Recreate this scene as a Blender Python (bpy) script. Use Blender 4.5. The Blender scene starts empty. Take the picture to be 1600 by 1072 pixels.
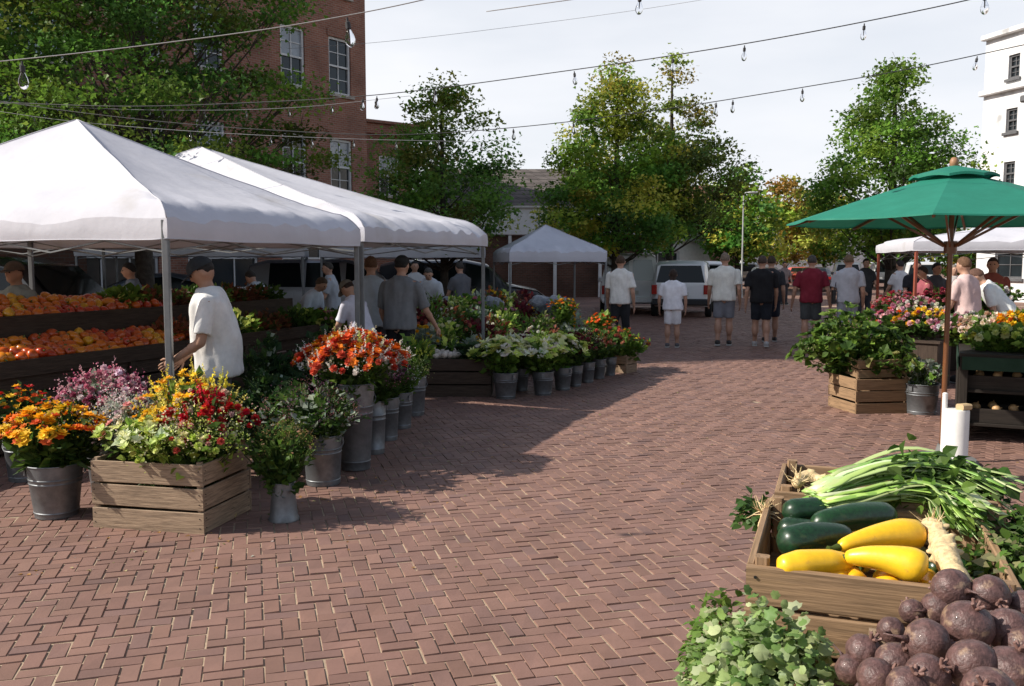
import bpy, math, random
import numpy as np
from mathutils import Vector, Matrix, noise as mnoise
rnd = random.Random(7); RS = np.random.RandomState(11)
S = bpy.context.scene; COL = S.collection
R = math.radians
# ---------------------------------------------------------------- camera
FPX = 1400.0; PITCH = math.atan(124/1400.0); CH = 1.64
cd = bpy.data.cameras.new('camera'); cam = bpy.data.objects.new('camera', cd); COL.objects.link(cam)
cd.sensor_width = 36; cd.lens = FPX/1600*36; cd.clip_start = .05; cd.clip_end = 2000
cam.location = (0, 0, CH); cam.rotation_euler = (R(90)-PITCH, 0, 0); S.camera = cam
# ---------------------------------------------------------------- world, sun, exposure
SUN_EL = 38; SUN_TO = Vector((-1, -.13, 0)).normalized()
sd = Vector((SUN_TO.x*math.cos(R(SUN_EL)), SUN_TO.y*math.cos(R(SUN_EL)), math.sin(R(SUN_EL))))
sl = bpy.data.lights.new('sun', 'SUN'); sl.energy = 5.0; sl.angle = R(.6); sl.color = (1, .93, .83)
so = bpy.data.objects.new('sun', sl); COL.objects.link(so); so.rotation_euler = sd.to_track_quat('Z', 'Y').to_euler()
W = bpy.data.worlds.new('World'); S.world = W; W.use_nodes = True
nt = W.node_tree; nt.nodes.clear(); N = nt.nodes.new; L = nt.links.new
wo = N('ShaderNodeOutputWorld'); bg = N('ShaderNodeBackground'); bg.inputs['Strength'].default_value = .1
sky = N('ShaderNodeTexSky'); sky.sky_type = 'NISHITA'; sky.sun_disc = False; sky.sun_elevation = R(SUN_EL)
sky.sun_rotation = math.atan2(SUN_TO.x, SUN_TO.y); sky.air_density = 1.0; sky.dust_density = 1.5
tc = N('ShaderNodeTexCoord'); sx = N('ShaderNodeSeparateXYZ'); L(tc.outputs['Generated'], sx.inputs[0])
mp = N('ShaderNodeMapping'); mp.inputs['Scale'].default_value = (1.2, 1.2, 4.5); L(tc.outputs['Generated'], mp.inputs[0])
nz = N('ShaderNodeTexNoise'); nz.inputs['Scale'].default_value = 1.6; nz.inputs['Detail'].default_value = 5; L(mp.outputs[0], nz.inputs['Vector'])
mr = N('ShaderNodeMapRange'); L(sx.outputs['Z'], mr.inputs['Value']); mr.inputs['From Min'].default_value = .25; mr.inputs['From Max'].default_value = .8; mr.inputs['To Min'].default_value = 1; mr.inputs['To Max'].default_value = .12
nr = N('ShaderNodeMapRange'); L(nz.outputs['Fac'], nr.inputs['Value']); nr.inputs['From Min'].default_value = .35; nr.inputs['From Max'].default_value = .62; nr.inputs['To Min'].default_value = .72; nr.inputs['To Max'].default_value = 1
mu0 = N('ShaderNodeMath'); mu0.operation = 'MULTIPLY'; L(mr.outputs[0], mu0.inputs[0]); L(nr.outputs[0], mu0.inputs[1])
my = N('ShaderNodeMapRange'); my.interpolation_type = 'SMOOTHSTEP'; L(sx.outputs['Y'], my.inputs['Value']); my.inputs['From Min'].default_value = .1; my.inputs['From Max'].default_value = .75; my.inputs['To Min'].default_value = .46; my.inputs['To Max'].default_value = 1   # the bright cloud bank lies ahead, the rest of the sky is clearer
mu = N('ShaderNodeMath'); mu.operation = 'MULTIPLY'; L(mu0.outputs[0], mu.inputs[0]); L(my.outputs[0], mu.inputs[1])
mx = N('ShaderNodeMix'); mx.data_type = 'RGBA'; L(mu.outputs[0], mx.inputs[0]); L(sky.outputs[0], mx.inputs[6]); mx.inputs[7].default_value = (7.7, 7.85, 8.25, 1)
L(mx.outputs[2], bg.inputs['Color']); L(bg.outputs[0], wo.inputs[0])
S.view_settings.view_transform = 'Standard'; S.view_settings.look = 'None'; S.view_settings.exposure = .32; S.view_settings.gamma = 1
S.cycles.max_bounces = 6; S.cycles.transparent_max_bounces = 8; S.cycles.transmission_bounces = 5; S.cycles.caustics_refractive = False; S.cycles.caustics_reflective = False
S.cycles.sample_clamp_indirect = 4

# pixel of the 1600 px photograph -> world point
_c, _s = math.cos(PITCH), math.sin(PITCH)
def ray(px, py):
    u = (px-800)/FPX; v = (536-py)/FPX
    return np.array([u, _c+v*_s, -_s+v*_c])
def PY(px, py, Y): d = ray(px, py); return np.array([0, 0, CH]) + d*(Y/d[1])
def PG(px, py, z=0.0): d = ray(px, py); return np.array([0, 0, CH]) + d*((z-CH)/d[2])
def A(*v): return np.array(v, float)
def nrm(v): v = np.asarray(v, float); return v/(np.linalg.norm(v)+1e-12)

# ---------------------------------------------------------------- materials
MATS = {}
def mat(name, col=None, rough=.7, var=0, vscale=8, bump=0, bscale=40, metal=0, transl=0, spec=.4, grain=False, emit=None, trans=0, detail=4, coat=0, bdist=.01, dark=None, alpha=1):
    if name in MATS: return MATS[name]
    m = bpy.data.materials.new(name); m.use_nodes = True; t = m.node_tree; n = t.nodes.new; l = t.links.new
    b = t.nodes['Principled BSDF']; out = t.nodes['Material Output']
    b.inputs['Roughness'].default_value = rough; b.inputs['Metallic'].default_value = metal
    b.inputs['Specular IOR Level'].default_value = spec; b.inputs['Transmission Weight'].default_value = trans; b.inputs['Coat Weight'].default_value = coat
    if col is None:
        a = n('ShaderNodeAttribute'); a.attribute_name = 'col'; c = a.outputs['Color']
    else:
        a = n('ShaderNodeRGB'); a.outputs[0].default_value = (*col, 1); c = a.outputs[0]
    if grain:
        g = n('ShaderNodeAttribute'); g.attribute_name = 'guv'; vec = g.outputs['Vector']
    else:
        g = n('ShaderNodeTexCoord'); vec = g.outputs['Object']
    if var:
        mpn = n('ShaderNodeMapping'); l(vec, mpn.inputs[0])
        if grain: mpn.inputs['Scale'].default_value = (1.0, 14, 14)
        z = n('ShaderNodeTexNoise'); z.inputs['Scale'].default_value = vscale; z.inputs['Detail'].default_value = detail; z.inputs['Roughness'].default_value = .65; l(mpn.outputs[0], z.inputs['Vector'])
        r = n('ShaderNodeMapRange'); l(z.outputs['Fac'], r.inputs['Value']); r.inputs['From Min'].default_value = .3; r.inputs['From Max'].default_value = .7
        r.inputs['To Min'].default_value = 1-var; r.inputs['To Max'].default_value = 1+var*.7
        hs = n('ShaderNodeVectorMath'); hs.operation = 'SCALE'; l(c, hs.inputs[0]); l(r.outputs[0], hs.inputs['Scale']); c = hs.outputs[0]
        if dark:
            z2 = n('ShaderNodeTexNoise'); z2.inputs['Scale'].default_value = dark[1]; z2.inputs['Detail'].default_value = 6; l(mpn.outputs[0], z2.inputs['Vector'])
            r2 = n('ShaderNodeMapRange'); l(z2.outputs['Fac'], r2.inputs['Value']); r2.inputs['From Min'].default_value = dark[2]; r2.inputs['From Max'].default_value = dark[2]+.12
            mm = n('ShaderNodeMix'); mm.data_type = 'RGBA'; l(r2.outputs[0], mm.inputs[0]); l(c, mm.inputs[6]); mm.inputs[7].default_value = (*dark[0], 1); c = mm.outputs[2]
        rr = n('ShaderNodeMapRange'); l(z.outputs['Fac'], rr.inputs['Value']); rr.inputs['From Min'].default_value = .3; rr.inputs['From Max'].default_value = .7
        rr.inputs['To Min'].default_value = min(1, rough+.1); rr.inputs['To Max'].default_value = max(.05, rough-.08); l(rr.outputs[0], b.inputs['Roughness'])
    l(c, b.inputs['Base Color'])
    if bump:
        mb = n('ShaderNodeMapping'); l(vec, mb.inputs[0])
        if grain: mb.inputs['Scale'].default_value = (1.2, 22, 22)
        zb = n('ShaderNodeTexNoise'); zb.inputs['Scale'].default_value = bscale; zb.inputs['Detail'].default_value = 5; l(mb.outputs[0], zb.inputs['Vector'])
        bp = n('ShaderNodeBump'); bp.inputs['Strength'].default_value = bump; bp.inputs['Distance'].default_value = bdist; l(zb.outputs['Fac'], bp.inputs['Height']); l(bp.outputs[0], b.inputs['Normal'])
    if emit: b.inputs['Emission Color'].default_value = (*emit[0], 1); b.inputs['Emission Strength'].default_value = emit[1]
    if transl:
        tr = n('ShaderNodeBsdfTranslucent'); l(c, tr.inputs['Color']); ms = n('ShaderNodeMixShader'); ms.inputs[0].default_value = transl
        l(b.outputs[0], ms.inputs[1]); l(tr.outputs[0], ms.inputs[2]); l(ms.outputs[0], out.inputs['Surface'])
    MATS[name] = m; return m

def brickmat(name, c1, c2, mortar, bw=.21, bh=.075, ms=.011, off=.5, bump=.5, axis='xz'):
    if name in MATS: return MATS[name]
    m = bpy.data.materials.new(name); m.use_nodes = True; t = m.node_tree; n = t.nodes.new; l = t.links.new
    b = t.nodes['Principled BSDF']; b.inputs['Roughness'].default_value = .88; b.inputs['Specular IOR Level'].default_value = .25
    tc = n('ShaderNodeTexCoord'); s = n('ShaderNodeSeparateXYZ'); l(tc.outputs['Object'], s.inputs[0]); cb = n('ShaderNodeCombineXYZ')
    ad = n('ShaderNodeMath'); ad.operation = 'ADD'
    if axis == 'xz':
        l(s.outputs['X'], ad.inputs[0]); l(s.outputs['Y'], ad.inputs[1]); l(ad.outputs[0], cb.inputs[0]); l(s.outputs['Z'], cb.inputs[1])
    else:
        l(s.outputs['X'], cb.inputs[0]); l(s.outputs['Y'], cb.inputs[1])
    k = n('ShaderNodeTexBrick'); l(cb.outputs[0], k.inputs['Vector']); k.inputs['Scale'].default_value = 1; k.inputs['Brick Width'].default_value = bw; k.inputs['Row Height'].default_value = bh
    k.inputs['Mortar Size'].default_value = ms; k.inputs['Color1'].default_value = (*c1, 1); k.inputs['Color2'].default_value = (*c2, 1); k.inputs['Mortar'].default_value = (*mortar, 1); k.offset = off
    z = n('ShaderNodeTexNoise'); z.inputs['Scale'].default_value = .9; z.inputs['Detail'].default_value = 6; l(tc.outputs['Object'], z.inputs['Vector'])
    r = n('ShaderNodeMapRange'); l(z.outputs['Fac'], r.inputs['Value']); r.inputs['From Min'].default_value = .3; r.inputs['From Max'].default_value = .7; r.inputs['To Min'].default_value = .72; r.inputs['To Max'].default_value = 1.2
    v = n('ShaderNodeVectorMath'); v.operation = 'SCALE'; l(k.outputs['Color'], v.inputs[0]); l(r.outputs[0], v.inputs['Scale']); l(v.outputs[0], b.inputs['Base Color'])
    bp = n('ShaderNodeBump'); bp.invert = True; bp.inputs['Strength'].default_value = bump; bp.inputs['Distance'].default_value = .01; l(k.outputs['Fac'], bp.inputs['Height']); l(bp.outputs[0], b.inputs['Normal'])
    MATS[name] = m; return m

# ---------------------------------------------------------------- mesh builder
class MB:
    def __init__(s): s.V = []; s.F = []; s.C = []; s.U = []; s.n = 0
    def add(s, V, F, col=(1, 1, 1), uv=None):
        V = np.asarray(V, float); k = len(V)
        if isinstance(F, np.ndarray): s.F.append(F+s.n)
        else:
            by = {}
            for f in F: by.setdefault(len(f), []).append(f)
            for g in by.values(): s.F.append(np.array(g, int)+s.n)
        c = np.asarray(col, float); c = np.broadcast_to(c, (k, 3))
        s.V.append(V); s.C.append(c); s.U.append(np.zeros((k, 3)) if uv is None else np.asarray(uv, float)); s.n += k; return s
    def box(s, c, size, M=None, col=(1, 1, 1), ch=0.0):
        """box, optionally chamfered; M = 3x3 rotation"""
        h = np.array(size, float)/2; ax = int(np.argmax(h)); o = [i for i in range(3) if i != ax]
        a, b = h[o[0]], h[o[1]]; q = min(ch, a*.45, b*.45)
        if q > 0: ring = [(a-q, b), (a, b-q), (a, -b+q), (a-q, -b), (-a+q, -b), (-a, -b+q), (-a, b-q), (-a+q, b)]
        else: ring = [(a, b), (a, -b), (-a, -b), (-a, b)]
        m = len(ring); V = []; U = []; ro = rnd.random()*50
        for e in (-h[ax], h[ax]):
            for p in ring:
                v = [0, 0, 0]; v[ax] = e; v[o[0]] = p[0]; v[o[1]] = p[1]; V.append(v); U.append((e+ro, p[0]+ro, p[1]+ro))
        F = [[i, (i+1) % m, m+(i+1) % m, m+i] for i in range(m)] + [list(range(m))[::-1], list(range(m, 2*m))]
        V = np.array(V)
        d = np.linalg.det(np.eye(3)[[o[0], o[1], ax]])
        if d > 0: F = [f[::-1] for f in F]
        if M is not None: V = V @ np.asarray(M).T
        return s.add(V+np.asarray(c), F, col, U)
    def bar(s, a, b, w, t, col=(1, 1, 1), up=(0, 0, 1), ch=0.0):
        a = np.asarray(a, float); b = np.asarray(b, float); d = b-a; L_ = np.linalg.norm(d); x = d/L_
        u = np.asarray(up, float); y = np.cross(u, x)
        if np.linalg.norm(y) < 1e-4: y = np.cross((0, 1, 0), x)
        y = nrm(y); z = np.cross(x, y); M = np.stack([x, y, z], 1)
        return s.box((a+b)/2, (L_, w, t), M, col, ch)
    def tube(s, pts, rad, n=8, col=(1, 1, 1), cap=True, sq=1.0):
        P = np.asarray(pts, float); k = len(P); r = np.broadcast_to(np.asarray(rad, float), (k,))
        T = np.gradient(P, axis=0); T /= (np.linalg.norm(T, axis=1, keepdims=True)+1e-12)
        ref = A(0, 0, 1) if abs(T[0][2]) < .9 else A(1, 0, 0)
        Vv = []; u = nrm(np.cross(T[0], ref))
        an = np.linspace(0, 2*math.pi, n, endpoint=False); ca, sa = np.cos(an)[:, None], np.sin(an)[:, None]
        Us = []; L_ = 0
        for i in range(k):
            u = nrm(u-T[i]*np.dot(u, T[i])); w = np.cross(T[i], u)
            Vv.append(P[i]+r[i]*(ca*u+sa*w*sq))
            if i: L_ += np.linalg.norm(P[i]-P[i-1])
            Us.append(np.stack([np.full(n, L_), r[i]*np.cos(an), r[i]*np.sin(an)], 1))
        V = np.concatenate(Vv); idx = np.arange(n); nx = (idx+1) % n
        F = np.concatenate([np.stack([i*n+idx, i*n+nx, (i+1)*n+nx, (i+1)*n+idx], 1) for i in range(k-1)])
        o = s.n; s.add(V, F, col, np.concatenate(Us))
        if cap: s.F.append(np.array([list(range(n))[::-1]])+o); s.F.append(np.array([list(range((k-1)*n, k*n))])+o)
        return s
    def lathe(s, prof, c=(0, 0, 0), n=24, col=(1, 1, 1), M=None, closed=False):
        pr = np.asarray(prof, float); k = len(pr); an = np.linspace(0, 2*math.pi, n, endpoint=False)
        V = np.concatenate([np.stack([p[0]*np.cos(an), p[0]*np.sin(an), np.full(n, p[1])], 1) for p in pr]); idx = np.arange(n); nx = (idx+1) % n
        rows = [(i, i+1) for i in range(k-1)]+([(k-1, 0)] if closed else [])
        F = np.concatenate([np.stack([i*n+idx, i*n+nx, j*n+nx, j*n+idx], 1) for i, j in rows])
        if M is not None: V = V @ np.asarray(M).T
        return s.add(V+np.asarray(c), F, col)
    def ell(s, c, r, M=None, nu=16, nv=10, col=(1, 1, 1), fn=None):
        r = np.broadcast_to(np.asarray(r, float), (3,)); V = [(0, 0, -1)]
        for j in range(1, nv):
            t = -math.pi/2+math.pi*j/nv
            for i in range(nu): a = 2*math.pi*i/nu; V.append((math.cos(t)*math.cos(a), math.cos(t)*math.sin(a), math.sin(t)))
        V.append((0, 0, 1)); V = np.array(V)
        F = [[0, 1+(i+1) % nu, 1+i] for i in range(nu)]
        for j in range(nv-2):
            for i in range(nu): a = 1+j*nu; F.append([a+i, a+(i+1) % nu, a+nu+(i+1) % nu, a+nu+i])
        a = 1+(nv-2)*nu; F += [[a+i, a+(i+1) % nu, len(V)-1] for i in range(nu)]
        if fn is not None: V = fn(V)
        V = V*r
        if M is not None: V = V @ np.asarray(M).T
        return s.add(V+np.asarray(c), F, col)
    def cap2(s, a, ra, b, rb, n=12):
        a = np.asarray(a, float); b = np.asarray(b, float); d = nrm(b-a)
        k = [math.radians(t) for t in (-80, -50, -20)]; P = []; rr = []
        for t in k: P.append(a+d*ra*math.sin(t)); rr.append(ra*math.cos(t))
        P.append(a+d*0.0001); rr.append(ra); P.append(b); rr.append(rb)
        for t in k[::-1]: P.append(b-d*rb*math.sin(t)); rr.append(rb*math.cos(t))
        T = np.tile(d, (len(P), 1)); return s.tube(P, rr, n)
    def scatter(s, TV, TF, pos, M, col):
        """TV (k,3), TF (f,m), pos (n,3), M (n,3,3), col (n,3)"""
        TV = np.asarray(TV, float); n = len(pos); k = len(TV)
        if n == 0: return s
        V = np.einsum('nij,kj->nki', M, TV)+pos[:, None, :]
        F = (np.asarray(TF)[None]+(np.arange(n)*k)[:, None, None]).reshape(-1, np.asarray(TF).shape[1])
        c = np.repeat(np.asarray(col, float), k, axis=0)
        return s.add(V.reshape(-1, 3), F, c)
    def build(s, name, m, parent=None, smooth=None, loc=None):
        me = bpy.data.meshes.new(name); V = np.concatenate(s.V); me.vertices.add(len(V)); me.vertices.foreach_set('co', V.ravel())
        li = np.concatenate([f.ravel() for f in s.F]); tot = np.concatenate([np.full(len(f), f.shape[1]) for f in s.F])
        st = np.concatenate([[0], np.cumsum(tot)[:-1]])
        me.loops.add(len(li)); me.loops.foreach_set('vertex_index', li.astype(np.int32)); me.polygons.add(len(tot)); me.polygons.foreach_set('loop_start', st.astype(np.int32))
        me.update(calc_edges=True)
        ca = me.attributes.new('col', 'FLOAT_COLOR', 'POINT'); C = np.concatenate(s.C); ca.data.foreach_set('color', np.concatenate([C, np.ones((len(C), 1))], 1).ravel())
        U = np.concatenate(s.U)
        if U.any(): ua = me.attributes.new('guv', 'FLOAT_VECTOR', 'POINT'); ua.data.foreach_set('vector', U.ravel())
        me.polygons.foreach_set('use_smooth', np.full(len(tot), smooth is not None))
        if smooth is not None:
            if smooth < 180: me.set_sharp_from_angle(angle=R(smooth))
        me.materials.append(m); o = bpy.data.objects.new(name, me); COL.objects.link(o); o.parent = parent
        if loc is not None: o.location = loc
        return o
def tag(o, label=None, cat=None, group=None, kind=None):
    if label: o['label'] = label
    if cat: o['category'] = cat
    if group: o['group'] = group
    if kind: o['kind'] = kind
    return o
def thing(name, label, cat, loc=(0, 0, 0), rz=0, group=None):
    o = bpy.data.objects.new(name, None); COL.objects.link(o); o.empty_display_size = .1
    o.location = Vector([float(q) for q in loc]); o.rotation_euler = (0, 0, rz); return tag(o, label, cat, group)
def dup(root, loc, rz=None, label=None, scale=None):
    r = root.copy(); COL.objects.link(r); r.location = Vector([float(q) for q in loc])
    if rz is not None: r.rotation_euler = (0, 0, rz)
    if scale is not None: r.scale = (scale,)*3
    if label: r['label'] = label
    for ch in list(root.children):
        c = ch.copy(); COL.objects.link(c); c.parent = r
        for g in ch.children: d = g.copy(); COL.objects.link(d); d.parent = c
    return r
def rotz(a): c, s_ = math.cos(a), math.sin(a); return np.array([[c, -s_, 0], [s_, c, 0], [0, 0, 1.]])
def rotx(a): c, s_ = math.cos(a), math.sin(a); return np.array([[1., 0, 0], [0, c, -s_], [0, s_, c]])
def roty(a): c, s_ = math.cos(a), math.sin(a); return np.array([[c, 0, s_], [0, 1., 0], [-s_, 0, c]])
def frames(Y, Z=None, roll=None):
    """frames with y axis along Y (n,3), z axis near Z"""
    n = len(Y); Y = Y/(np.linalg.norm(Y, axis=1, keepdims=True)+1e-9)
    if Z is None: Z = RS.normal(size=(n, 3))
    X = np.cross(Y, Z); X /= (np.linalg.norm(X, axis=1, keepdims=True)+1e-9); Z = np.cross(X, Y)
    return np.stack([X, Y, Z], 2)
# leaf and petal templates: y = length, z = normal
LEAF = (A(0, 0, 0, .42, .45, .1, 0, 1, -.08, -.42, .45, .1).reshape(4, 3), np.array([[0, 1, 2, 3]]))
LEAF2 = (np.array([[0, 0, 0], [.3, .3, .08], [.36, .6, .1], [0, 1, -.12], [-.36, .6, .1], [-.3, .3, .08], [0, .45, 0]]), np.array([[0, 1, 2, 6], [6, 2, 3, 4], [0, 6, 4, 5]]))
MAPLE = (np.array([[0, 0, 0], [.5, .25, .05], [.28, .5, .02], [.42, .8, .06], [0, 1.05, -.06], [-.42, .8, .06], [-.28, .5, .02], [-.5, .25, .05]]), np.array([[0, 1, 2, 6], [0, 2, 6, 7], [2, 3, 4, 6], [4, 5, 6, 6]])[:3])
MAPLE = (MAPLE[0], np.array([[0, 1, 2, 4], [0, 4, 6, 7], [2, 3, 4, 4], [4, 5, 6, 6]]))
MAPLE = (np.array([[0, 0, 0], [.5, .3, .08], [.2, .55, .02], [.3, .85, .05], [0, 1.0, -.06], [-.3, .85, .05], [-.2, .55, .02], [-.5, .3, .08]]), np.array([[0, 1, 2, 4], [0, 4, 6, 7]]))
BLADE = (np.array([[-.06, 0, 0], [.06, 0, 0], [.05, .5, .06], [-.05, .5, .06], [0, 1, -.05]]), np.array([[0, 1, 2, 3]]))
BLADE = (np.array([[-.07, 0, 0], [.07, 0, 0], [.08, .5, .08], [-.08, .5, .08], [-.01, 1, -.05], [.01, 1, -.05]]), np.array([[0, 1, 2, 3], [3, 2, 5, 4]]))
_a = np.linspace(-2.6, 2.6, 11); _r = 1+.09*np.cos(np.arange(11)*math.pi)
CRINK = (np.concatenate([[(0, .45, .06)], [(0, -.0, 0)], np.stack([.46*_r*np.sin(_a), .48+.46*_r*np.cos(_a), .05*np.cos(np.arange(11)*math.pi)-.03*_r-.10*np.cos(_a)**2], 1)]), np.array([[0, k, k+1] for k in range(2, 12)]+[[0, 12, 1], [0, 1, 2]]))
def petal_ring(k, ln, wd, lift, twist=0.0, cup=0.0):
    V = []; F = []
    for i in range(k):
        a = 2*math.pi*i/k+twist; c, s_ = math.cos(a), math.sin(a)
        loc = [(0, 0, 0), (wd, ln*.55, lift*.5), (0, ln, lift+cup), (-wd, ln*.55, lift*.5)]
        b = len(V)
        for x, y, z in loc: V.append((x*c-y*s_, x*s_+y*c, z))
        F.append([b, b+1, b+2, b+3])
    return np.array(V), np.array(F)
def join_t(*ts):
    V = []; F = []; n = 0
    for v, f in ts: V.append(v); F.append(f+n); n += len(v)
    return np.concatenate(V), np.concatenate(F)
DAISY = join_t(petal_ring(7, 1, .32, .15), petal_ring(5, .62, .3, .45, .4))
LILY = join_t(petal_ring(3, 1, .26, .7), petal_ring(3, 1, .26, .6, math.pi/3), petal_ring(4, .4, .12, .6, .3))
BALL = join_t(petal_ring(6, 1, .5, .05), petal_ring(6, .8, .5, .5, .5), petal_ring(5, .5, .45, .85, .2), petal_ring(5, .8, .5, -.4, .2))
def pick(pal, n, jit=.12):
    P = np.array(pal, float); c = P[RS.randint(0, len(P), n)]; return np.clip(c*(1+RS.normal(0, jit, (n, 1)))*(1+RS.normal(0, .04, (n, 3))), .003, 1)
# ---------------------------------------------------------------- materials used all over
LEAFM = mat('leaf', rough=.5, transl=.45, spec=.25)
PETAL = mat('petal', rough=.6, transl=.3, spec=.2)
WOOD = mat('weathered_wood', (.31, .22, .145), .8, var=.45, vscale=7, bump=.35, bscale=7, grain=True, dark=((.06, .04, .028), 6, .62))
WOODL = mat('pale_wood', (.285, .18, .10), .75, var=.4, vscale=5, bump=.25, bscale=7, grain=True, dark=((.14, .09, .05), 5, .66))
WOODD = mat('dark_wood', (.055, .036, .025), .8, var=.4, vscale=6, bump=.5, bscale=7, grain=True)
BARK = mat('bark', (.06, .05, .04), .95, var=.4, vscale=9, bump=1, bscale=18, bdist=.03)
GALV = mat('galvanised_metal', (.20, .21, .22), .5, var=.3, vscale=9, metal=.7, bump=.12, bscale=14, dark=((.12, .12, .12), 5, .6))
STEEL = mat('painted_steel', (.20, .21, .215), .5, metal=.5, var=.15)
FABRIC = mat('white_canvas', (.60, .60, .65), .8, var=.07, vscale=1.5, transl=.07, bump=.25, bscale=6, bdist=.03, spec=.2, dark=((.47, .45, .44), 1.1, .60))
BLACK = mat('black_rubber', (.012, .012, .012), .6)
# ---------------------------------------------------------------- ground
def herringbone():
    a = .080; g = .0019; th = R(16); V = []; C = []
    nmax = int(50/a)
    ii, jj = np.meshgrid(np.arange(-nmax, nmax), np.arange(-nmax, nmax), indexing='ij')
    k = (ii-jj) % 4; ct, st_ = math.cos(th), math.sin(th)
    X = (ii*ct-jj*st_)*a; Y = (ii*st_+jj*ct)*a
    ok = (Y > .6) & (Y < 34) & (np.abs(X) < .6*Y+2.2)
    rects = []
    for kk, w, h in ((0, 2, 1), (3, 1, 2)):
        s_ = ok & (k == kk); i = ii[s_]; j = jj[s_]; rects.append(np.stack([i*a+g, j*a+g, (i+w)*a-g, (j+h)*a-g], 1))
    r = np.concatenate(rects); n = len(r); r += RS.normal(0, .0012, r.shape)
    c = .0035; zt = RS.normal(0, .0012, (n, 4)); zo = RS.normal(0, .0016, n)
    xs = [(0, 1, 0, 0), (2, 1, 0, 0), (2, 3, 0, 0), (0, 3, 0, 0)]
    V = np.zeros((n, 8, 3))
    sg = [(1, 1), (-1, 1), (-1, -1), (1, -1)]; ci = [(0, 1), (2, 1), (2, 3), (0, 3)]
    for q in range(4):
        x = r[:, ci[q][0]]; y = r[:, ci[q][1]]
        V[:, q] = np.stack([x+sg[q][0]*c, y+sg[q][1]*c, zt[:, q]+zo], 1)
        V[:, q+4] = np.stack([x, y, np.full(n, -.013)+0*x], 1)
    x = V[..., 0]*ct-V[..., 1]*st_; y = V[..., 0]*st_+V[..., 1]*ct; V[..., 0] = x; V[..., 1] = y
    # gentle unevenness of the whole paving
    V[..., 2] += .004*np.sin(V[..., 0]*1.7+V[..., 1]*.9)+.003*np.sin(V[..., 0]*.8-V[..., 1]*2.1)
    F = np.array([[0, 1, 2, 3], [4, 5, 1, 0], [5, 6, 2, 1], [6, 7, 3, 2], [7, 4, 0, 3]])
    F = (F[None]+(np.arange(n)*8)[:, None, None]).reshape(-1, 4)
    pal = np.array([(.214, .120, .094), (.220, .124, .096), (.208, .115, .090), (.226, .128, .098), (.204, .116, .094), (.216, .120, .09), (.188, .110, .092)])
    c = pal[RS.choice(len(pal), n, p=[.2, .2, .16, .14, .1, .14, .06])]*(1+RS.normal(0, .06, (n, 1)))
    m = MB(); m.add(V.reshape(-1, 3), F, np.repeat(np.clip(c, .02, 1), 8, axis=0)); return m
pm = mat('brick_paver', rough=.68, var=.22, vscale=2.2, bump=.35, bscale=55, bdist=.003, spec=.45, detail=10)
tag(herringbone().build('pavement', pm), kind='structure')
sand = mat('joint_sand', (.42, .32, .22), .95, var=.3, vscale=6, dark=((.14, .09, .07), 2.0, .56), bump=.4, bscale=120)
g = MB(); xs = np.linspace(-60, 60, 121); ys = np.linspace(-5, 60, 66); xx, yy = np.meshgrid(xs, ys, indexing='ij')
zz = -.0105+.004*np.sin(xx*1.7+yy*.9)+.003*np.sin(xx*.8-yy*2.1); ny = len(ys)
i, j = np.meshgrid(np.arange(120), np.arange(65), indexing='ij'); b = (i*ny+j).ravel()
xs2 = np.linspace(-14, 14, 141)
m = MB(); xx, yy = np.meshgrid(np.linspace(-24, 24, 241), np.linspace(0, 35, 176), indexing='ij'); ny = 176
zz = -.0058+.004*np.sin(xx*1.7+yy*.9)+.003*np.sin(xx*.8-yy*2.1)
i, j = np.meshgrid(np.arange(240), np.arange(175), indexing='ij'); b = (i*ny+j).ravel()
m.add(np.stack([xx, yy, zz], -1).reshape(-1, 3), np.stack([b, b+ny, b+ny+1, b+1], 1)); tag(m.build('joint_sand', sand, smooth=180), kind='structure')
far = brickmat('far_paving', (.17, .095, .075), (.24, .13, .10), (.26, .2, .15), .208, .104, .007, axis='xy')
m = MB()
m.add([(-700, -300, -.02), (700, -300, -.02), (700, 1200, -.02), (-700, 1200, -.02)], [[0, 1, 2, 3]]); tag(m.build('ground', far), kind='structure')
m = MB(); m.add([(-60, 33.5, -.003), (60, 33.5, -.003), (60, 160, -.003), (-60, 160, -.003)], [[0, 1, 2, 3]]); tag(m.build('far_pavement', far), kind='structure')

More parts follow.
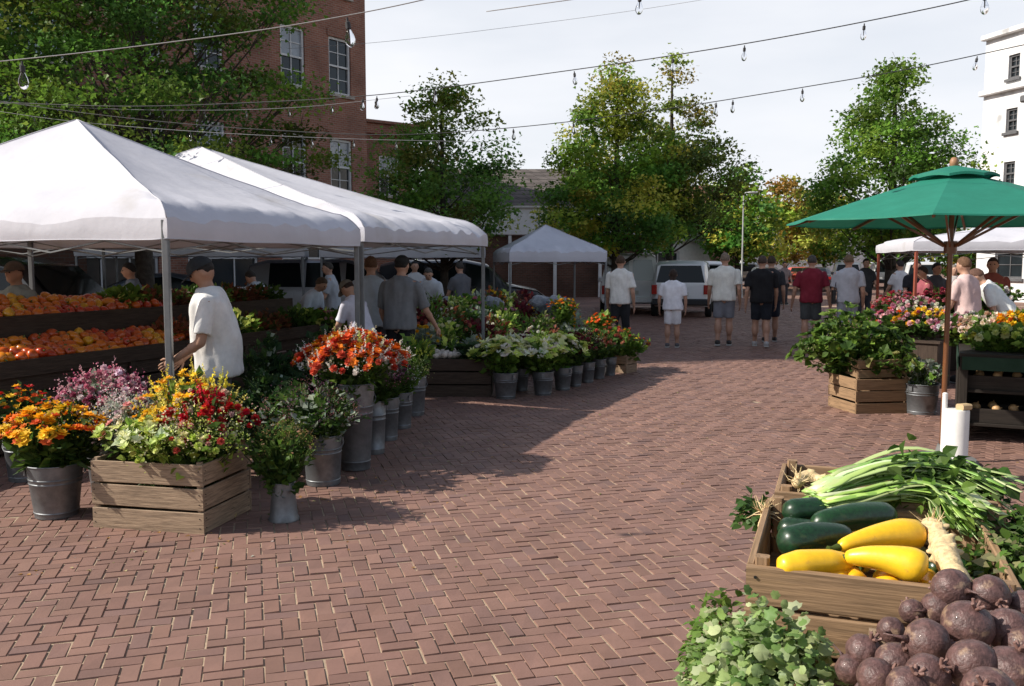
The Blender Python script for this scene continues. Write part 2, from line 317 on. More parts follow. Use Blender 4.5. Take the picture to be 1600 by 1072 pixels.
# ---------------------------------------------------------------- canopies
def canopy(label, P, perp_w, eave, H, apex=None, posts=(0, 1, 2, 3), group='white pop up canopies', hem=.17, mt=None, postm=None, seed=0, truss=True, pw=.045):
    """P: near and far corner of the street side; perp_w: vector to the other side"""
    P0, P1 = A(*P[0], 0), A(*P[1], 0); w = A(*perp_w, 0); c4 = [P0, P1, P1+w, P0+w]; cen = sum(c4)/4
    t = thing('canopy', label, 'canopy', cen, 0, group); q = [p-cen for p in c4]
    n = 34; per = 4*n; kk = np.arange(per); sd2 = kk//n; fr = (kk % n)/n*2-1
    eu = np.select([sd2 == 0, sd2 == 1, sd2 == 2], [fr, 1+0*fr, -fr], -1+0*fr); ev = np.select([sd2 == 0, sd2 == 1, sd2 == 2], [-1+0*fr, fr, 1+0*fr], -fr)
    ms_ = np.concatenate([np.linspace(0.004, .9, 26), [.925, .95, .97, .985, 1.0]]); mm = np.repeat(ms_[:, None], per, 1); uu = ms_[:, None]*eu[None]; vv = ms_[:, None]*ev[None]
    a = (uu+1)/2; b = (vv+1)/2
    X = (1-a)[..., None]*(1-b)[..., None]*q[0]+a[..., None]*(1-b)[..., None]*q[1]+a[..., None]*b[..., None]*q[2]+(1-a)[..., None]*b[..., None]*q[3]
    diag = 1-abs(abs(eu)-abs(ev))[None]
    z = H*(.91*(1-mm)**1.10)+.09*H*np.clip((1-mm)/.06, 0, 1)**.8
    z -= .06*np.sin(np.pi*mm)*(1-diag**3)          # cloth sags between the hips
    wr_ = np.array([mnoise.noise(Vector((a_*3.2+seed, b_*3.2, 0)))*.04+mnoise.noise(Vector((a_*9, b_*3+seed, 2)))*(.020+.035*max(0, max(abs(a_), abs(b_))-.7)/.3)+mnoise.noise(Vector((a_*16, b_*16, seed)))*.012 for a_, b_ in zip(uu.ravel(), vv.ravel())]).reshape(uu.shape); z += wr_*(.22+.78*mm**3)
    X[..., 2] += eave+z
    if apex is not None: X[..., :2] += (A(*apex)-cen[:2])*((1-mm)**1.0)[..., None]
    m = MB(); i, j = np.meshgrid(np.arange(len(ms_)-1), np.arange(per), indexing='ij'); i = i.ravel(); j = j.ravel(); j2 = (j+1) % per
    m.add(X.reshape(-1, 3), np.stack([i*per+j, (i+1)*per+j, (i+1)*per+j2, i*per+j2], 1)); m.F.append(np.array([list(range(per))[::-1]]))
    # valance
    E = X[-1].copy(); K = len(E); rows = []; Lq = np.r_[0, np.cumsum(np.linalg.norm(np.diff(E, axis=0), axis=1))]
    out = E.copy(); out[:, 2] = 0; out /= np.linalg.norm(out, axis=1, keepdims=True)
    for r_ in range(5):
        f = r_/4; wv = f*np.array([.022*mnoise.noise(Vector((q_*3, q_*0, seed)))+.007*mnoise.noise(Vector((q_*11, 3, seed))) for q_ in Lq])
        rr = E+out*(.008*math.sin(f*3.1)+wv)[:, None]; rr[:, 2] = E[:, 2]*(1-f)+f*(eave-hem)+.004*f*np.sin(Lq*4+seed); rows.append(rr)
    ix = np.arange(K); nx = (ix+1) % K
    m.add(np.concatenate(rows), np.concatenate([np.stack([r_*K+ix, (r_+1)*K+ix, (r_+1)*K+nx, r_*K+nx], 1) for r_ in range(4)]))
    o = m.build('roof_cloth', mt or FABRIC, t, smooth=38); m = MB()
    for k in (0, n, 2*n, 3*n): m.tube(X[:, k]+A(0, 0, .002), .006, 6)
    m.tube(np.concatenate([rows[-1], rows[-1][:1]]), .005, 5); m.build('seams', mat('seam_tape', (.5, .5, .54), .85), t, smooth=180)
    pm_ = postm or STEEL
    for k in posts:
        p = q[k]*.985; m = MB(); m.box((p[0], p[1], (eave-.02)/2+.005), (pw, pw, eave-.03), None, ch=.006); m.box((p[0], p[1], .006), (pw*2.4, pw*2.4, .012))
        m.build('post', pm_, t)
    if truss:
        m = MB()
        for k in range(4):
            a_, b_ = q[k]*.97, q[(k+1) % 4]*.97; ns = 4 if np.linalg.norm(b_-a_) > 4 else 2
            for s_ in range(ns):
                c0 = a_+(b_-a_)*s_/ns; c1 = a_+(b_-a_)*(s_+1)/ns
                m.bar(c0+A(0, 0, eave-.08), c1+A(0, 0, eave-.36+.1), .02, .012); m.bar(c0+A(0, 0, eave-.36+.1), c1+A(0, 0, eave-.08), .02, .012)
            m.bar(a_+A(0, 0, eave-.05), (A(*(apex if apex is not None else cen[:2]), 0)-A(cen[0], cen[1], 0))+A(0, 0, eave+H*.55), .022, .015)
        m.build('truss', STEEL, t)
    return t
d1 = nrm(A(.99, 2.83)); pr1 = A(-d1[1], d1[0])
C1 = PG(268, 375, 1.66+.0)
P1 = A(-2.6, 6.8); P2 = A(-1.61, 9.63); P3 = A(-.34, 12.35)
canopy("near white canopy over the fruit stand and the vendor in the white shirt", (P1, P2-.02*d1), tuple(pr1*4.6), 1.99, 1.06, hem=.165, seed=1, pw=.05)
d2 = nrm(P3-P2); pr2 = A(-d2[1], d2[0])
canopy('second white canopy behind the near one, its far post among the flower buckets', (P2+.06*d2, P3), tuple(pr2*7.4), 2.03, 1.22, hem=.15, seed=4)
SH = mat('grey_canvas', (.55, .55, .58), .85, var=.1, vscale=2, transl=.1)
p = PY(796, 403, 18); q = PY(940, 403, 18.5)
canopy('small white peaked canopy beside the white van and left of the middle tree', ((p[0], 18), (q[0]+.1, 18.4)), (-.4, 3.6), 1.88, .62, hem=.2, seed=2)
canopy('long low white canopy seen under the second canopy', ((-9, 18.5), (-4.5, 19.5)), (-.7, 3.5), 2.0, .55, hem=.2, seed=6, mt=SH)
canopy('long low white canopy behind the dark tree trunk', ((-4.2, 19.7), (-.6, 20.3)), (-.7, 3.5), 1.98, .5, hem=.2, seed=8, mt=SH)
REDP = mat('red_paint', (.28, .07, .04), .6)
canopy('white canopy with a red brown frame behind the green umbrella', ((6.15, 13.8), (12.5, 12.2)), (.8, 3.4), 1.98, .55, hem=.14, seed=3, postm=REDP)
m = MB(); 
# ---------------------------------------------------------------- green umbrella
def umbrella():
    b = PG(1474, 728); b = A(b[0]+.03, b[1]+.1, 0); t = thing('market_umbrella', 'green octagonal market umbrella on a wooden pole, vented top with a round finial', 'umbrella', b, 0)
    G = mat('green_canvas', (.016, .20, .135), .75, var=.1, vscale=5, transl=.12, bump=.15, bscale=60, bdist=.003)
    WP = mat('varnished_wood', (.17, .065, .025), .35, var=.3, vscale=6, grain=True, coat=.3)
    tilt = rotx(0)@roty(R(-1.0)); ztop = 2.42; zr = 1.985; Rr = 1.31; off = R(14)
    def cone(r0, z0, r1, z1, nseg, sag, hang, mbx):
        rows = []
        for k in range(nseg+1):
            f = k/nseg; row = []
            for e in range(8):
                a0 = off+e*math.pi/4; a1 = a0+math.pi/4
                for s_ in range(6):
                    u = s_/6; x = (1-u)*math.cos(a0)+u*math.cos(a1); y = (1-u)*math.sin(a0)+u*math.sin(a1)
                    r = r0+(r1-r0)*f; z = z0+(z1-z0)*(f**1.02)-sag*math.sin(math.pi*u)*f
                    row.append((x*r, y*r, z))
            rows.append(row)
        row = [(x*1.002, y*1.002, z-hang) for x, y, z in rows[-1]]; rows.append(row)
        V = np.array(rows).reshape(-1, 3); K = 48; ix = np.arange(K); nx = (ix+1) % K
        mbx.add(V, np.concatenate([np.stack([k*K+ix, (k+1)*K+ix, (k+1)*K+nx, k*K+nx], 1) for k in range(len(rows)-1)]))
    m = MB(); cone(.14, ztop-.075, Rr, zr, 8, .012, .012, m); m.build('canopy_cloth', G, t, smooth=14)
    m = MB(); cone(.03, ztop, .33, ztop-.085, 4, -.015, .02, m); m.build('vent_flap', G, t, smooth=14)
    m = MB(); m.tube([(0, 0, .03), (0, 0, ztop-.02)], .021, 14); m.build('pole', WP, t, smooth=60)
    m = MB(); m.lathe([(.0, .09), (.02, .085), (.032, .06), (.034, .035), (.022, .01), (.03, 0), (0, 0)], (0, 0, ztop-.02), 16); m.build('finial', mat('finial_wood', (.32, .17, .09), .5), t, smooth=60)
    m = MB(); m.lathe([(0, 0), (.05, 0), (.05, .1), (0, .1)], (0, 0, 1.72), 12); m.build('hub', WP, t, smooth=40)
    for e in range(8):
        a = off+e*math.pi/4; d = A(math.cos(a), math.sin(a), 0); m = MB()
        m.bar(d*.08+A(0, 0, ztop-.11), d*(Rr-.02)+A(0, 0, zr-.02), .018, .024); m.build('rib', WP, t)
        m = MB(); m.bar(d*.05+A(0, 0, 1.78), d*.72+A(0, 0, zr+.175), .014, .02); m.build('strut', WP, t)
    m = MB(); m.lathe([(0, .0), (.27, 0), (.28, .02), (.26, .05), (.06, .06), (.035, .16), (0, .16)], (0, 0, 0), 32); m.build('base', mat('cast_base', (.16, .16, .155), .6, var=.3), t, smooth=40)
umbrella()
# ---------------------------------------------------------------- trees
def crown_r(t, prof): return np.interp(t, [p[0] for p in prof], [p[1] for p in prof])
def tree(name, label, base, H, Rc, z0, nleaf, lsz, pal, top=None, prof=((0, .35), (.12, .8), (.33, 1), (.6, .78), (.85, .42), (1, .08)), ncl=150, trunk_r=.12, seed=0, group=None, lobes=.22, sig=.3, flat=.6, nb=46, br=1.5):
    global RS
    RS = np.random.RandomState(100+seed)
    t = thing(name, label, 'tree', base, 0, group)
    tq = np.linspace(0, 1, 200); wq = np.cumsum(crown_r(tq, prof)**1.25); tp = np.interp(RS.rand(ncl), wq/wq[-1], tq); tp[:3] = (.98, .93, .88); an = RS.rand(ncl)*6.283; ph = RS.rand(4)*6.28
    lob = 1+lobes*(np.sin(3*an+ph[0]+tp*5)*.6+np.sin(5*an+ph[1]-tp*9)*.4)
    rr = crown_r(tp, prof)*Rc*lob*(RS.rand(ncl)**.38); cc = np.stack([rr*np.cos(an), rr*np.sin(an), z0+(H-z0)*tp], 1)
    # trunk and limbs
    m = MB(); k = 9; zs = np.linspace(0, H*.94, k); wob = np.cumsum(RS.normal(0, .015*H/k, (k, 2)), 0); wob[0] = 0
    tr = np.stack([wob[:, 0], wob[:, 1], zs], 1); m.tube(tr, trunk_r*(1-zs/H*.9)+.01, 10); m.tube([(0, 0, -.05), (0, 0, .05), (0, 0, .28)], [trunk_r*1.5, trunk_r*1.3, trunk_r*1.0], 10)
    m.build('trunk', BARK, t, smooth=80)
    m = MB()
    for ci in range(min(nb, ncl)):
        c = cc[ci]; zb = max(z0*.72, c[2]-rr[ci]*.75-.2); zb = min(zb, H*.9); x = np.interp(zb, zs, tr[:, 0]); y = np.interp(zb, zs, tr[:, 1])
        a = A(x, y, zb); mid = a*.5+c*.5+A(0, 0, -.08*rr[ci]); r0 = max(.012, trunk_r*.33*(1-zb/H)); m.tube([a, mid, c], [r0, r0*.6, r0*.2], 6, cap=False)
        for s_ in range(3):
            e = c+RS.normal(0, sig*.8, 3); m.tube([mid*.4+c*.6, e*.5+c*.5, e], [r0*.3, r0*.2, .004], 4, cap=False)
    m.build('limbs', BARK, t, smooth=80)
    per = np.maximum(5, (nleaf/ncl*(.5+RS.rand(ncl)))).astype(int); idx = np.repeat(np.arange(ncl), per); n = len(idx)
    off = np.clip(RS.normal(0, 1, (n, 3)), -1.9, 1.9); off *= sig*(.7+.6*RS.rand(ncl))[idx][:, None]; off[:, 2] *= flat
    pos = cc[idx]+off; pos[:, 2] = np.maximum(pos[:, 2], z0*.85)
    d = RS.normal(0, 1, (n, 3)); d[:, 2] = d[:, 2]*.5-.35; Z = RS.normal(0, .8, (n, 3)); Z[:, 2] += 1.1
    M = frames(d, Z)*(lsz*(.45+.95*RS.rand(n)))[:, None, None]
    col = br*pick(pal, ncl, .28)[idx]*(1+RS.normal(0, .18, (n, 1)))
    if top is not None:
        f = np.clip((pos[:, 2]-z0)/(H-z0), 0, 1)**2.2*.75+.0; f = f*(RS.rand(n) < .8); ct = 1.35*pick(top, ncl, .2)[idx]; col = col*(1-f[:, None])+ct*f[:, None]  # top palette tints upper leaves; YEL paints sunlit tops into the colour
    m = MB(); m.scatter(*MAPLE, pos, M, np.clip(col, .004, .6)); m.build('crown', LEAFM, t)
    return t
GRN = [(.10, .21, .03), (.075, .18, .03), (.13, .24, .03), (.065, .15, .03), (.16, .23, .03)]
DKG = [(.075, .16, .03), (.085, .19, .035), (.11, .19, .035), (.15, .17, .035)]
YEL = [(.36, .34, .05), (.25, .31, .045), (.40, .28, .05), (.2, .28, .045)]
tree('maple_tree', 'large spreading green tree behind the two near canopies in front of the brick building', (-6.35, 15.6, 0), 8.6, 2.95, 3.0, 46000, .078, GRN+[(.10, .13, .02)], prof=((0, .85), (.1, 1), (.3, .95), (.5, .8), (.7, .62), (.9, .35), (1, .1)), ncl=170, trunk_r=.17, seed=1, sig=.33, flat=.35, lobes=.3, nb=90, br=.95)
tree('maple_tree', 'tall green tree standing to the left of the fruit stand at the brick building', (-11.0, 18.6, 0), 8.5, 2.6, 3.2, 14000, .13, DKG, ncl=110, trunk_r=.17, seed=12, sig=.4)
tree('maple_tree', 'dark green forked tree just right of the brick building, trunk among the plant displays', (-1.62, 21.5, 0), 5.9, 1.85, 2.0, 17000, .095, DKG+GRN[:1], top=[(.14, .24, .03), (.22, .2, .03)], prof=((0, .5), (.2, 1), (.4, .95), (.6, .72), (.8, .45), (1, .12)), ncl=150, trunk_r=.11, seed=2, lobes=.45, sig=.23, flat=.5)
tree('maple_tree', 'dense green tree with its top coloured sunlit yellow behind the white van', (3.3, 28.5, 0), 8.0, 2.4, 2.1, 36000, .115, GRN+YEL[:2], top=YEL, prof=((0, .7), (.12, 1), (.35, .95), (.55, .7), (.75, .42), (.9, .2), (1, .05)), ncl=210, trunk_r=.15, seed=3, sig=.29, flat=.5)
tree('maple_tree', 'taller yellow green tree just right of the dense green one', (5.35, 30.5, 0), 8.5, 2.5, 2.7, 18000, .12, [(.08, .12, .02), (.05, .095, .02), (.10, .12, .025)], top=YEL, prof=((0, .5), (.15, .9), (.35, 1), (.5, .62), (.7, .32), (.85, .16), (1, .04)), ncl=150, trunk_r=.14, seed=5, sig=.28, flat=.5)
tree('maple_tree', 'round crowned bright green tree above the green umbrella', (10.1, 24, 0), 6.95, 2.05, 2.0, 26000, .105, [(.17, .24, .035), (.11, .22, .03), (.09, .19, .03), (.14, .23, .035), (.07, .15, .025)], top=[(.12, .16, .03), (.08, .14, .02)], prof=((0, .5), (.12, .9), (.3, 1), (.5, .82), (.7, .55), (.87, .3), (1, .08)), ncl=200, trunk_r=.16, seed=6, sig=.27, lobes=.14, flat=.5)
far_t = [(12.0, 48, 6.6, 1.9, 'green and yellow tree far down the street, left of the orange one', GRN+YEL[:1]), (17.6, 58, 7.0, 2.6, 'orange tinged tree far down the street beside the umbrella tip', YEL+[(.2, .12, .03)]), (21.5, 62, 6.5, 2.6, 'yellow green tree far down the street behind the umbrella edge', YEL+GRN[:2]), (14.6, 66, 7.4, 2.5, 'slim yellowing tree farthest down the street', YEL), (26, 60, 6, 3, 'green tree far behind the umbrella', GRN)]
for k, (x, y, h, r_, lb, pl) in enumerate(far_t):
    tree('street_tree', lb, (x, y, 0), h, r_, 1.9, 5500, .26, pl, ncl=80, trunk_r=.13, seed=20+k, sig=.42, nb=20, group='trees far down the street')
def treeline():
    global RS
    RS = np.random.RandomState(5); m = MB(); n = 26000
    x = RS.uniform(-45, 75, n); top = 6.5+1.6*np.sin(x*.23)+1.1*np.sin(x*.61+1); z = top*RS.rand(n)**.6; pos = np.stack([x, 92+RS.normal(0, 2.2, n), z], 1)
    d = RS.normal(0, 1, (n, 3)); M = frames(d)*(.55*(.6+.8*RS.rand(n)))[:, None, None]
    m.scatter(*MAPLE, pos, M, pick(GRN+YEL, n, .2)); tag(m.build('distant_wood', LEAFM), 'far band of green and yellow trees closing the end of the street', 'wood', kind='stuff')
treeline()
# ---------------------------------------------------------------- buildings
GLASS = mat('window_glass', (.02, .026, .03), .12, spec=.45, var=.3, vscale=.8)
GLASSB = mat('window_blind', (.30, .33, .36), .25, spec=.6, var=.25, vscale=2)
WHITEP = mat('white_paint', (.66, .67, .66), .6, var=.12, vscale=6)
STONE = mat('pale_stone', (.42, .38, .33), .8, var=.2, vscale=6)
BRICK = brickmat('red_brick', (.25, .10, .068), (.32, .14, .095), (.30, .22, .17), .24, .085, .012)
BRICKD = brickmat('brown_brick', (.10, .05, .035), (.14, .065, .045), (.12, .09, .07), .24, .085, .012)
SHING = brickmat('shingles', (.10, .085, .08), (.15, .13, .12), (.05, .045, .04), .5, .22, .02)
DARKP = mat('dark_paint', (.11, .11, .115), .6, var=.3, vscale=3)
def facade(label, name, a, b, H, depth, wins, wm, sill=True, cornice=True, doors=(), arch=True, base=None):
    """a,b ground points (world x,y): wall runs from a to b, outside is to the right of a->b. wins: (x along, z0, w, h, style)"""
    a = A(*a, 0); b = A(*b, 0); Ln = np.linalg.norm(b-a); ang = math.atan2(b[1]-a[1], b[0]-a[0])
    t = thing(name, label, 'building', a, ang)     # local x along the wall, local -y outwards
    m = MB(); xs = sorted({0, Ln, *[w[0]-w[2]/2 for w in wins], *[w[0]+w[2]/2 for w in wins]}); zs = sorted({0, H, *[w[1] for w in wins], *[w[1]+w[3] for w in wins]})
    for i in range(len(xs)-1):
        for j in range(len(zs)-1):
            cx, cz = (xs[i]+xs[i+1])/2, (zs[j]+zs[j+1])/2
            if any(abs(cx-w[0]) < w[2]/2 and w[1] < cz < w[1]+w[3] for w in wins): continue
            m.add([(xs[i], 0, zs[j]), (xs[i+1], 0, zs[j]), (xs[i+1], 0, zs[j+1]), (xs[i], 0, zs[j+1])], [[0, 1, 2, 3]])
    for x, z0, w, h, st in wins:
        q = [(x-w/2, z0), (x+w/2, z0), (x+w/2, z0+h), (x-w/2, z0+h)]
        for k in range(4):
            p0, p1 = q[k], q[(k+1) % 4]; m.add([(p0[0], 0, p0[1]), (p1[0], 0, p1[1]), (p1[0], .22, p1[1]), (p0[0], .22, p0[1])], [[0, 1, 2, 3]])
    D = depth
    m.add([(0, 0, 0), (0, D, 0), (0, D, H), (0, 0, H)], [[0, 1, 2, 3]]); m.add([(Ln, 0, 0), (Ln, D, 0), (Ln, D, H), (Ln, 0, H)], [[0, 1, 2, 3]]); m.add([(0, D, 0), (Ln, D, 0), (Ln, D, H), (0, D, H)], [[0, 1, 2, 3]])
    m.add([(0, 0, H), (Ln, 0, H), (Ln, D, H), (0, D, H)], [[0, 1, 2, 3]])
    m.build('wall', wm, t)
    for x, z0, w, h, st in wins:
        m = MB(); f = .09; y = .12
        for c, s_ in (((x-w/2+f/2, y, z0+h/2), (f, .1, h)), ((x+w/2-f/2, y, z0+h/2), (f, .1, h)), ((x, y, z0+h-f/2), (w-2*f, .1, f)), ((x, y, z0+f/2), (w-2*f, .1, f)), ((x, y-.02, z0+h/2), (w-2*f, .06, .07))): m.box(c, s_)
        if st != 'shop':
            for e in (0,): m.box((x+e, y+.01, z0+h/2), (.035, .04, h-2*f))
            m.box((x, y+.012, z0+h*.27), (w-2*f, .036, .03)); m.box((x, y+.012, z0+h*.74), (w-2*f, .036, .03))
        else:
            for e in (-w/6, w/6): m.box((x+e, y+.01, z0+h/2), (.05, .04, h-2*f))
        wo_ = m.build('window', WHITEP if st != 'dark' else DARKP, t)
        m = MB(); m.add([(x-w/2+f, y+.03, z0+f), (x+w/2-f, y+.03, z0+f), (x+w/2-f, y+.03, z0+h-f), (x-w/2+f, y+.03, z0+h-f)], [[0, 1, 2, 3]]); m.build('pane', GLASS if st != 'pale' else mat('sky_reflection_pane', (.55, .62, .70), .2, spec=.6, var=.25, vscale=1.5), wo_)  # pale style: the sky's reflection is painted into the pane colour
        if st == 'blind':
            m = MB(); m.add([(x-w/2+f, y+.026, z0+h*.52), (x+w/2-f, y+.026, z0+h*.52), (x+w/2-f, y+.026, z0+h-f), (x-w/2+f, y+.026, z0+h-f)], [[0, 1, 2, 3]]); m.build('blind', GLASSB, wo_)
        if sill: m = MB(); m.box((x, -.03, z0-.06), (w+.2, .16, .12), ch=.01); m.build('sill', STONE if st != 'dark' else DARKP, wo_)
        if arch: m = MB(); m.box((x, -.015, z0+h+.13), (w+.16, .04, .26)); m.build('lintel', BRICK if wm is BRICK else STONE, wo_)
    if cornice: m = MB(); m.box((Ln/2, -.12, H-.2), (Ln+.3, .3, .5), ch=.02); m.box((Ln/2, -.2, H+.1), (Ln+.5, .5, .14), ch=.02); m.build('cornice', wm if cornice == 'same' else STONE, t)
    return t
# big brick block at the left: far corner at px 578
cB = A(-6.0, 37.6); dB = nrm(A(1.25, 1.65)); aB = cB-dB*30; wins = []
for row, z0, hh in ((0, 4.4, 2.2), (1, 8.35, 2.2), (2, 12.2, 2.2)):
    for k, x in enumerate((28.6, 26.25, 22.6, 20.2, 17.2, 14.8)): wins.append((x, z0, 1.15, hh, 'blind' if (k+row) % 3 != 1 else 'sash'))
for x in (27, 23, 19, 15): wins.append((x, .7, 2.9, 2.3, 'shop'))
facade('tall red brick building at the left with white framed sash windows', 'brick_building', aB, cB, 17.0, 14, wins, BRICK)
# dark shopfront building at far left edge
facade('dark brown building at the left edge with a tall white framed shop window', 'brick_building', (-17.5, 12.4), (-10.4, 22.0), 20, 5, [(10.8, 3.6, 1.7, 1.9, 'pale'), (8.5, 3.6, 1.7, 1.9, 'pale'), (10.8, 6.4, 1.7, 2.4, 'pale'), (8.5, 6.4, 1.7, 2.4, 'pale'), (8.9, .5, 2.0, 2.3, 'dark'), (6.4, .5, 2.0, 2.3, 'dark'), (3.5, .5, 2.4, 2.3, 'dark')], BRICKD, cornice=False, arch=False)
facade('lower brick building peeking out right of the tall brick one', 'brick_building', (-10, 40.5), (-4.9, 44.5), 8.2, 8, [(5.2, 4.9, 1.1, 1.9, 'blind'), (2.5, 4.9, 1.1, 1.9, 'sash')], BRICK, cornice='same')
def shed():
    t = thing('shop_building', 'low building with a grey shingle roof and a long white fascia between the trees', 'building', (-4.5, 44, 0))
    m = MB(); Wd = 11; m.box((Wd/2, 4.2, 1.55), (Wd, 8, 3.1)); m.build('wall', BRICKD, t)
    m = MB(); m.box((Wd/2, -.02, 3.68), (Wd+.6, .3, 1.3), ch=.03); m.box((Wd/2, -.1, 4.4), (Wd+.8, .5, .14), ch=.02); m.build('fascia', WHITEP, t)
    m = MB(); m.add([(-.5, -.4, 4.45), (Wd+.5, -.4, 4.45), (Wd-.6, 3.8, 6.6), (.6, 3.8, 6.6), (Wd+.5, 8.2, 4.45), (-.5, 8.2, 4.45)], [[0, 1, 2, 3], [3, 2, 4, 5], [1, 4, 2], [0, 3, 5]]); m.build('roof', SHING, t)
    for x in np.linspace(0, Wd, 6): m = MB(); m.box((x, -.05, 1.5), (.16, .16, 3.0)); m.build('column', WHITEP, t)
shed()
facade('white two storey building behind the taller yellow green tree', 'white_building', (4.6, 47), (11.0, 50), 4.9, 6, [(1.2, 2.9, .8, 1.1, 'sash'), (3.2, 2.9, .8, 1.1, 'sash'), (5.5, 2.9, .8, 1.1, 'sash'), (3, .4, 4, 1.9, 'shop')], WHITEP, cornice=False, arch=False)
facade('narrow brick building right of the white one at the start of the far trees', 'brick_building', (11.1, 50.5), (13.8, 55.5), 6.0, 6, [(1.2, 3.2, .9, 1.3, 'sash'), (3.4, 3.2, .9, 1.3, 'sash')], BRICK, cornice=False)
facade('pale far building closing the street behind the umbrella tip', 'white_building', (19, 74), (30, 76), 4.6, 6, [(2, 2.4, 1.2, 1.4, 'sash'), (5, 2.4, 1.2, 1.4, 'sash'), (8, 2.4, 1.2, 1.4, 'sash')], WHITEP, cornice=False, arch=False)
# right white building
wR = []
for r_ in range(3):
    for k in range(8): wR.append((1.6+k*1.75, 5.0+r_*2.25, .6, 1.0, 'dark'))
for k in range(6): wR.append((1.8+k*2.3, 1.0, 1.5, 2.2, 'dark'))
tR = facade('bright white building with small dark windows at the right edge above the umbrella', 'white_building', (20.9, 40.5), (25.0, 26), 11.6, 10, wR, mat('white_render', (.72, .72, .72), .8, var=.22, vscale=1.0, dark=((.40, .40, .40), 1.6, .62)), sill=True, cornice=False, arch=False)
for z_ in (4.6, 9.1, 11.5): m = MB(); m.box((7.5, -.12, z_), (15.1, .26, .22), ch=.03); m.build('string_course', MATS['white_render'], tR)
m = MB(); m.box((7.6, -.9, 8.15), (7.5, 1.9, .28), ch=.05); m.box((7.6, -.6, 7.8), (7.1, 1.3, .4), ch=.03); m.box((7.6, -.35, 7.4), (6.9, .7, .35), ch=.03); m.build('cornice', DARKP, tR)
m = MB(); m.box((8.2, -.25, 5.2), (6.8, .5, 3.9)); m.build('bay_front', mat('brown_stone', (.27, .19, .13), .8, var=.3, vscale=3), tR)
for x in (5.9, 8.2, 10.5):
    m = MB(); m.box((x, -.53, 5.6), (1.2, .05, 1.9)); m.box((x-.7, -.55, 5.6), (.14, .1, 2.2)); m.build('bay_window', DARKP, tR)
# street lamps
def lamp(x, y, h, lab):
    t = thing('street_lamp', lab, 'street lamp', (x, y, 0), 0, 'far street lamps'); m = MB(); m.tube([(0, 0, 0), (0, 0, .5), (0, 0, h)], [.08, .04, .03], 8); m.build('pole', mat('pale_metal', (.45, .46, .45), .5), t, smooth=60)
    m = MB(); m.tube([(0, 0, h), (.1, 0, h+.1), (.22, 0, h+.1)], .03, 6); m.build('arm', MATS['pale_metal'], t, smooth=60)
    m = MB(); m.ell((.4, 0, h+.1), (.25, .11, .06), nu=10, nv=6); m.build('lamp_head', MATS['pale_metal'], t, smooth=180)
lamp(11.0, 43, 4.9, 'pale street lamp in front of the far green and yellow tree'); lamp(18.0, 62, 4.2, 'pale street lamp farther off by the orange tinged tree')
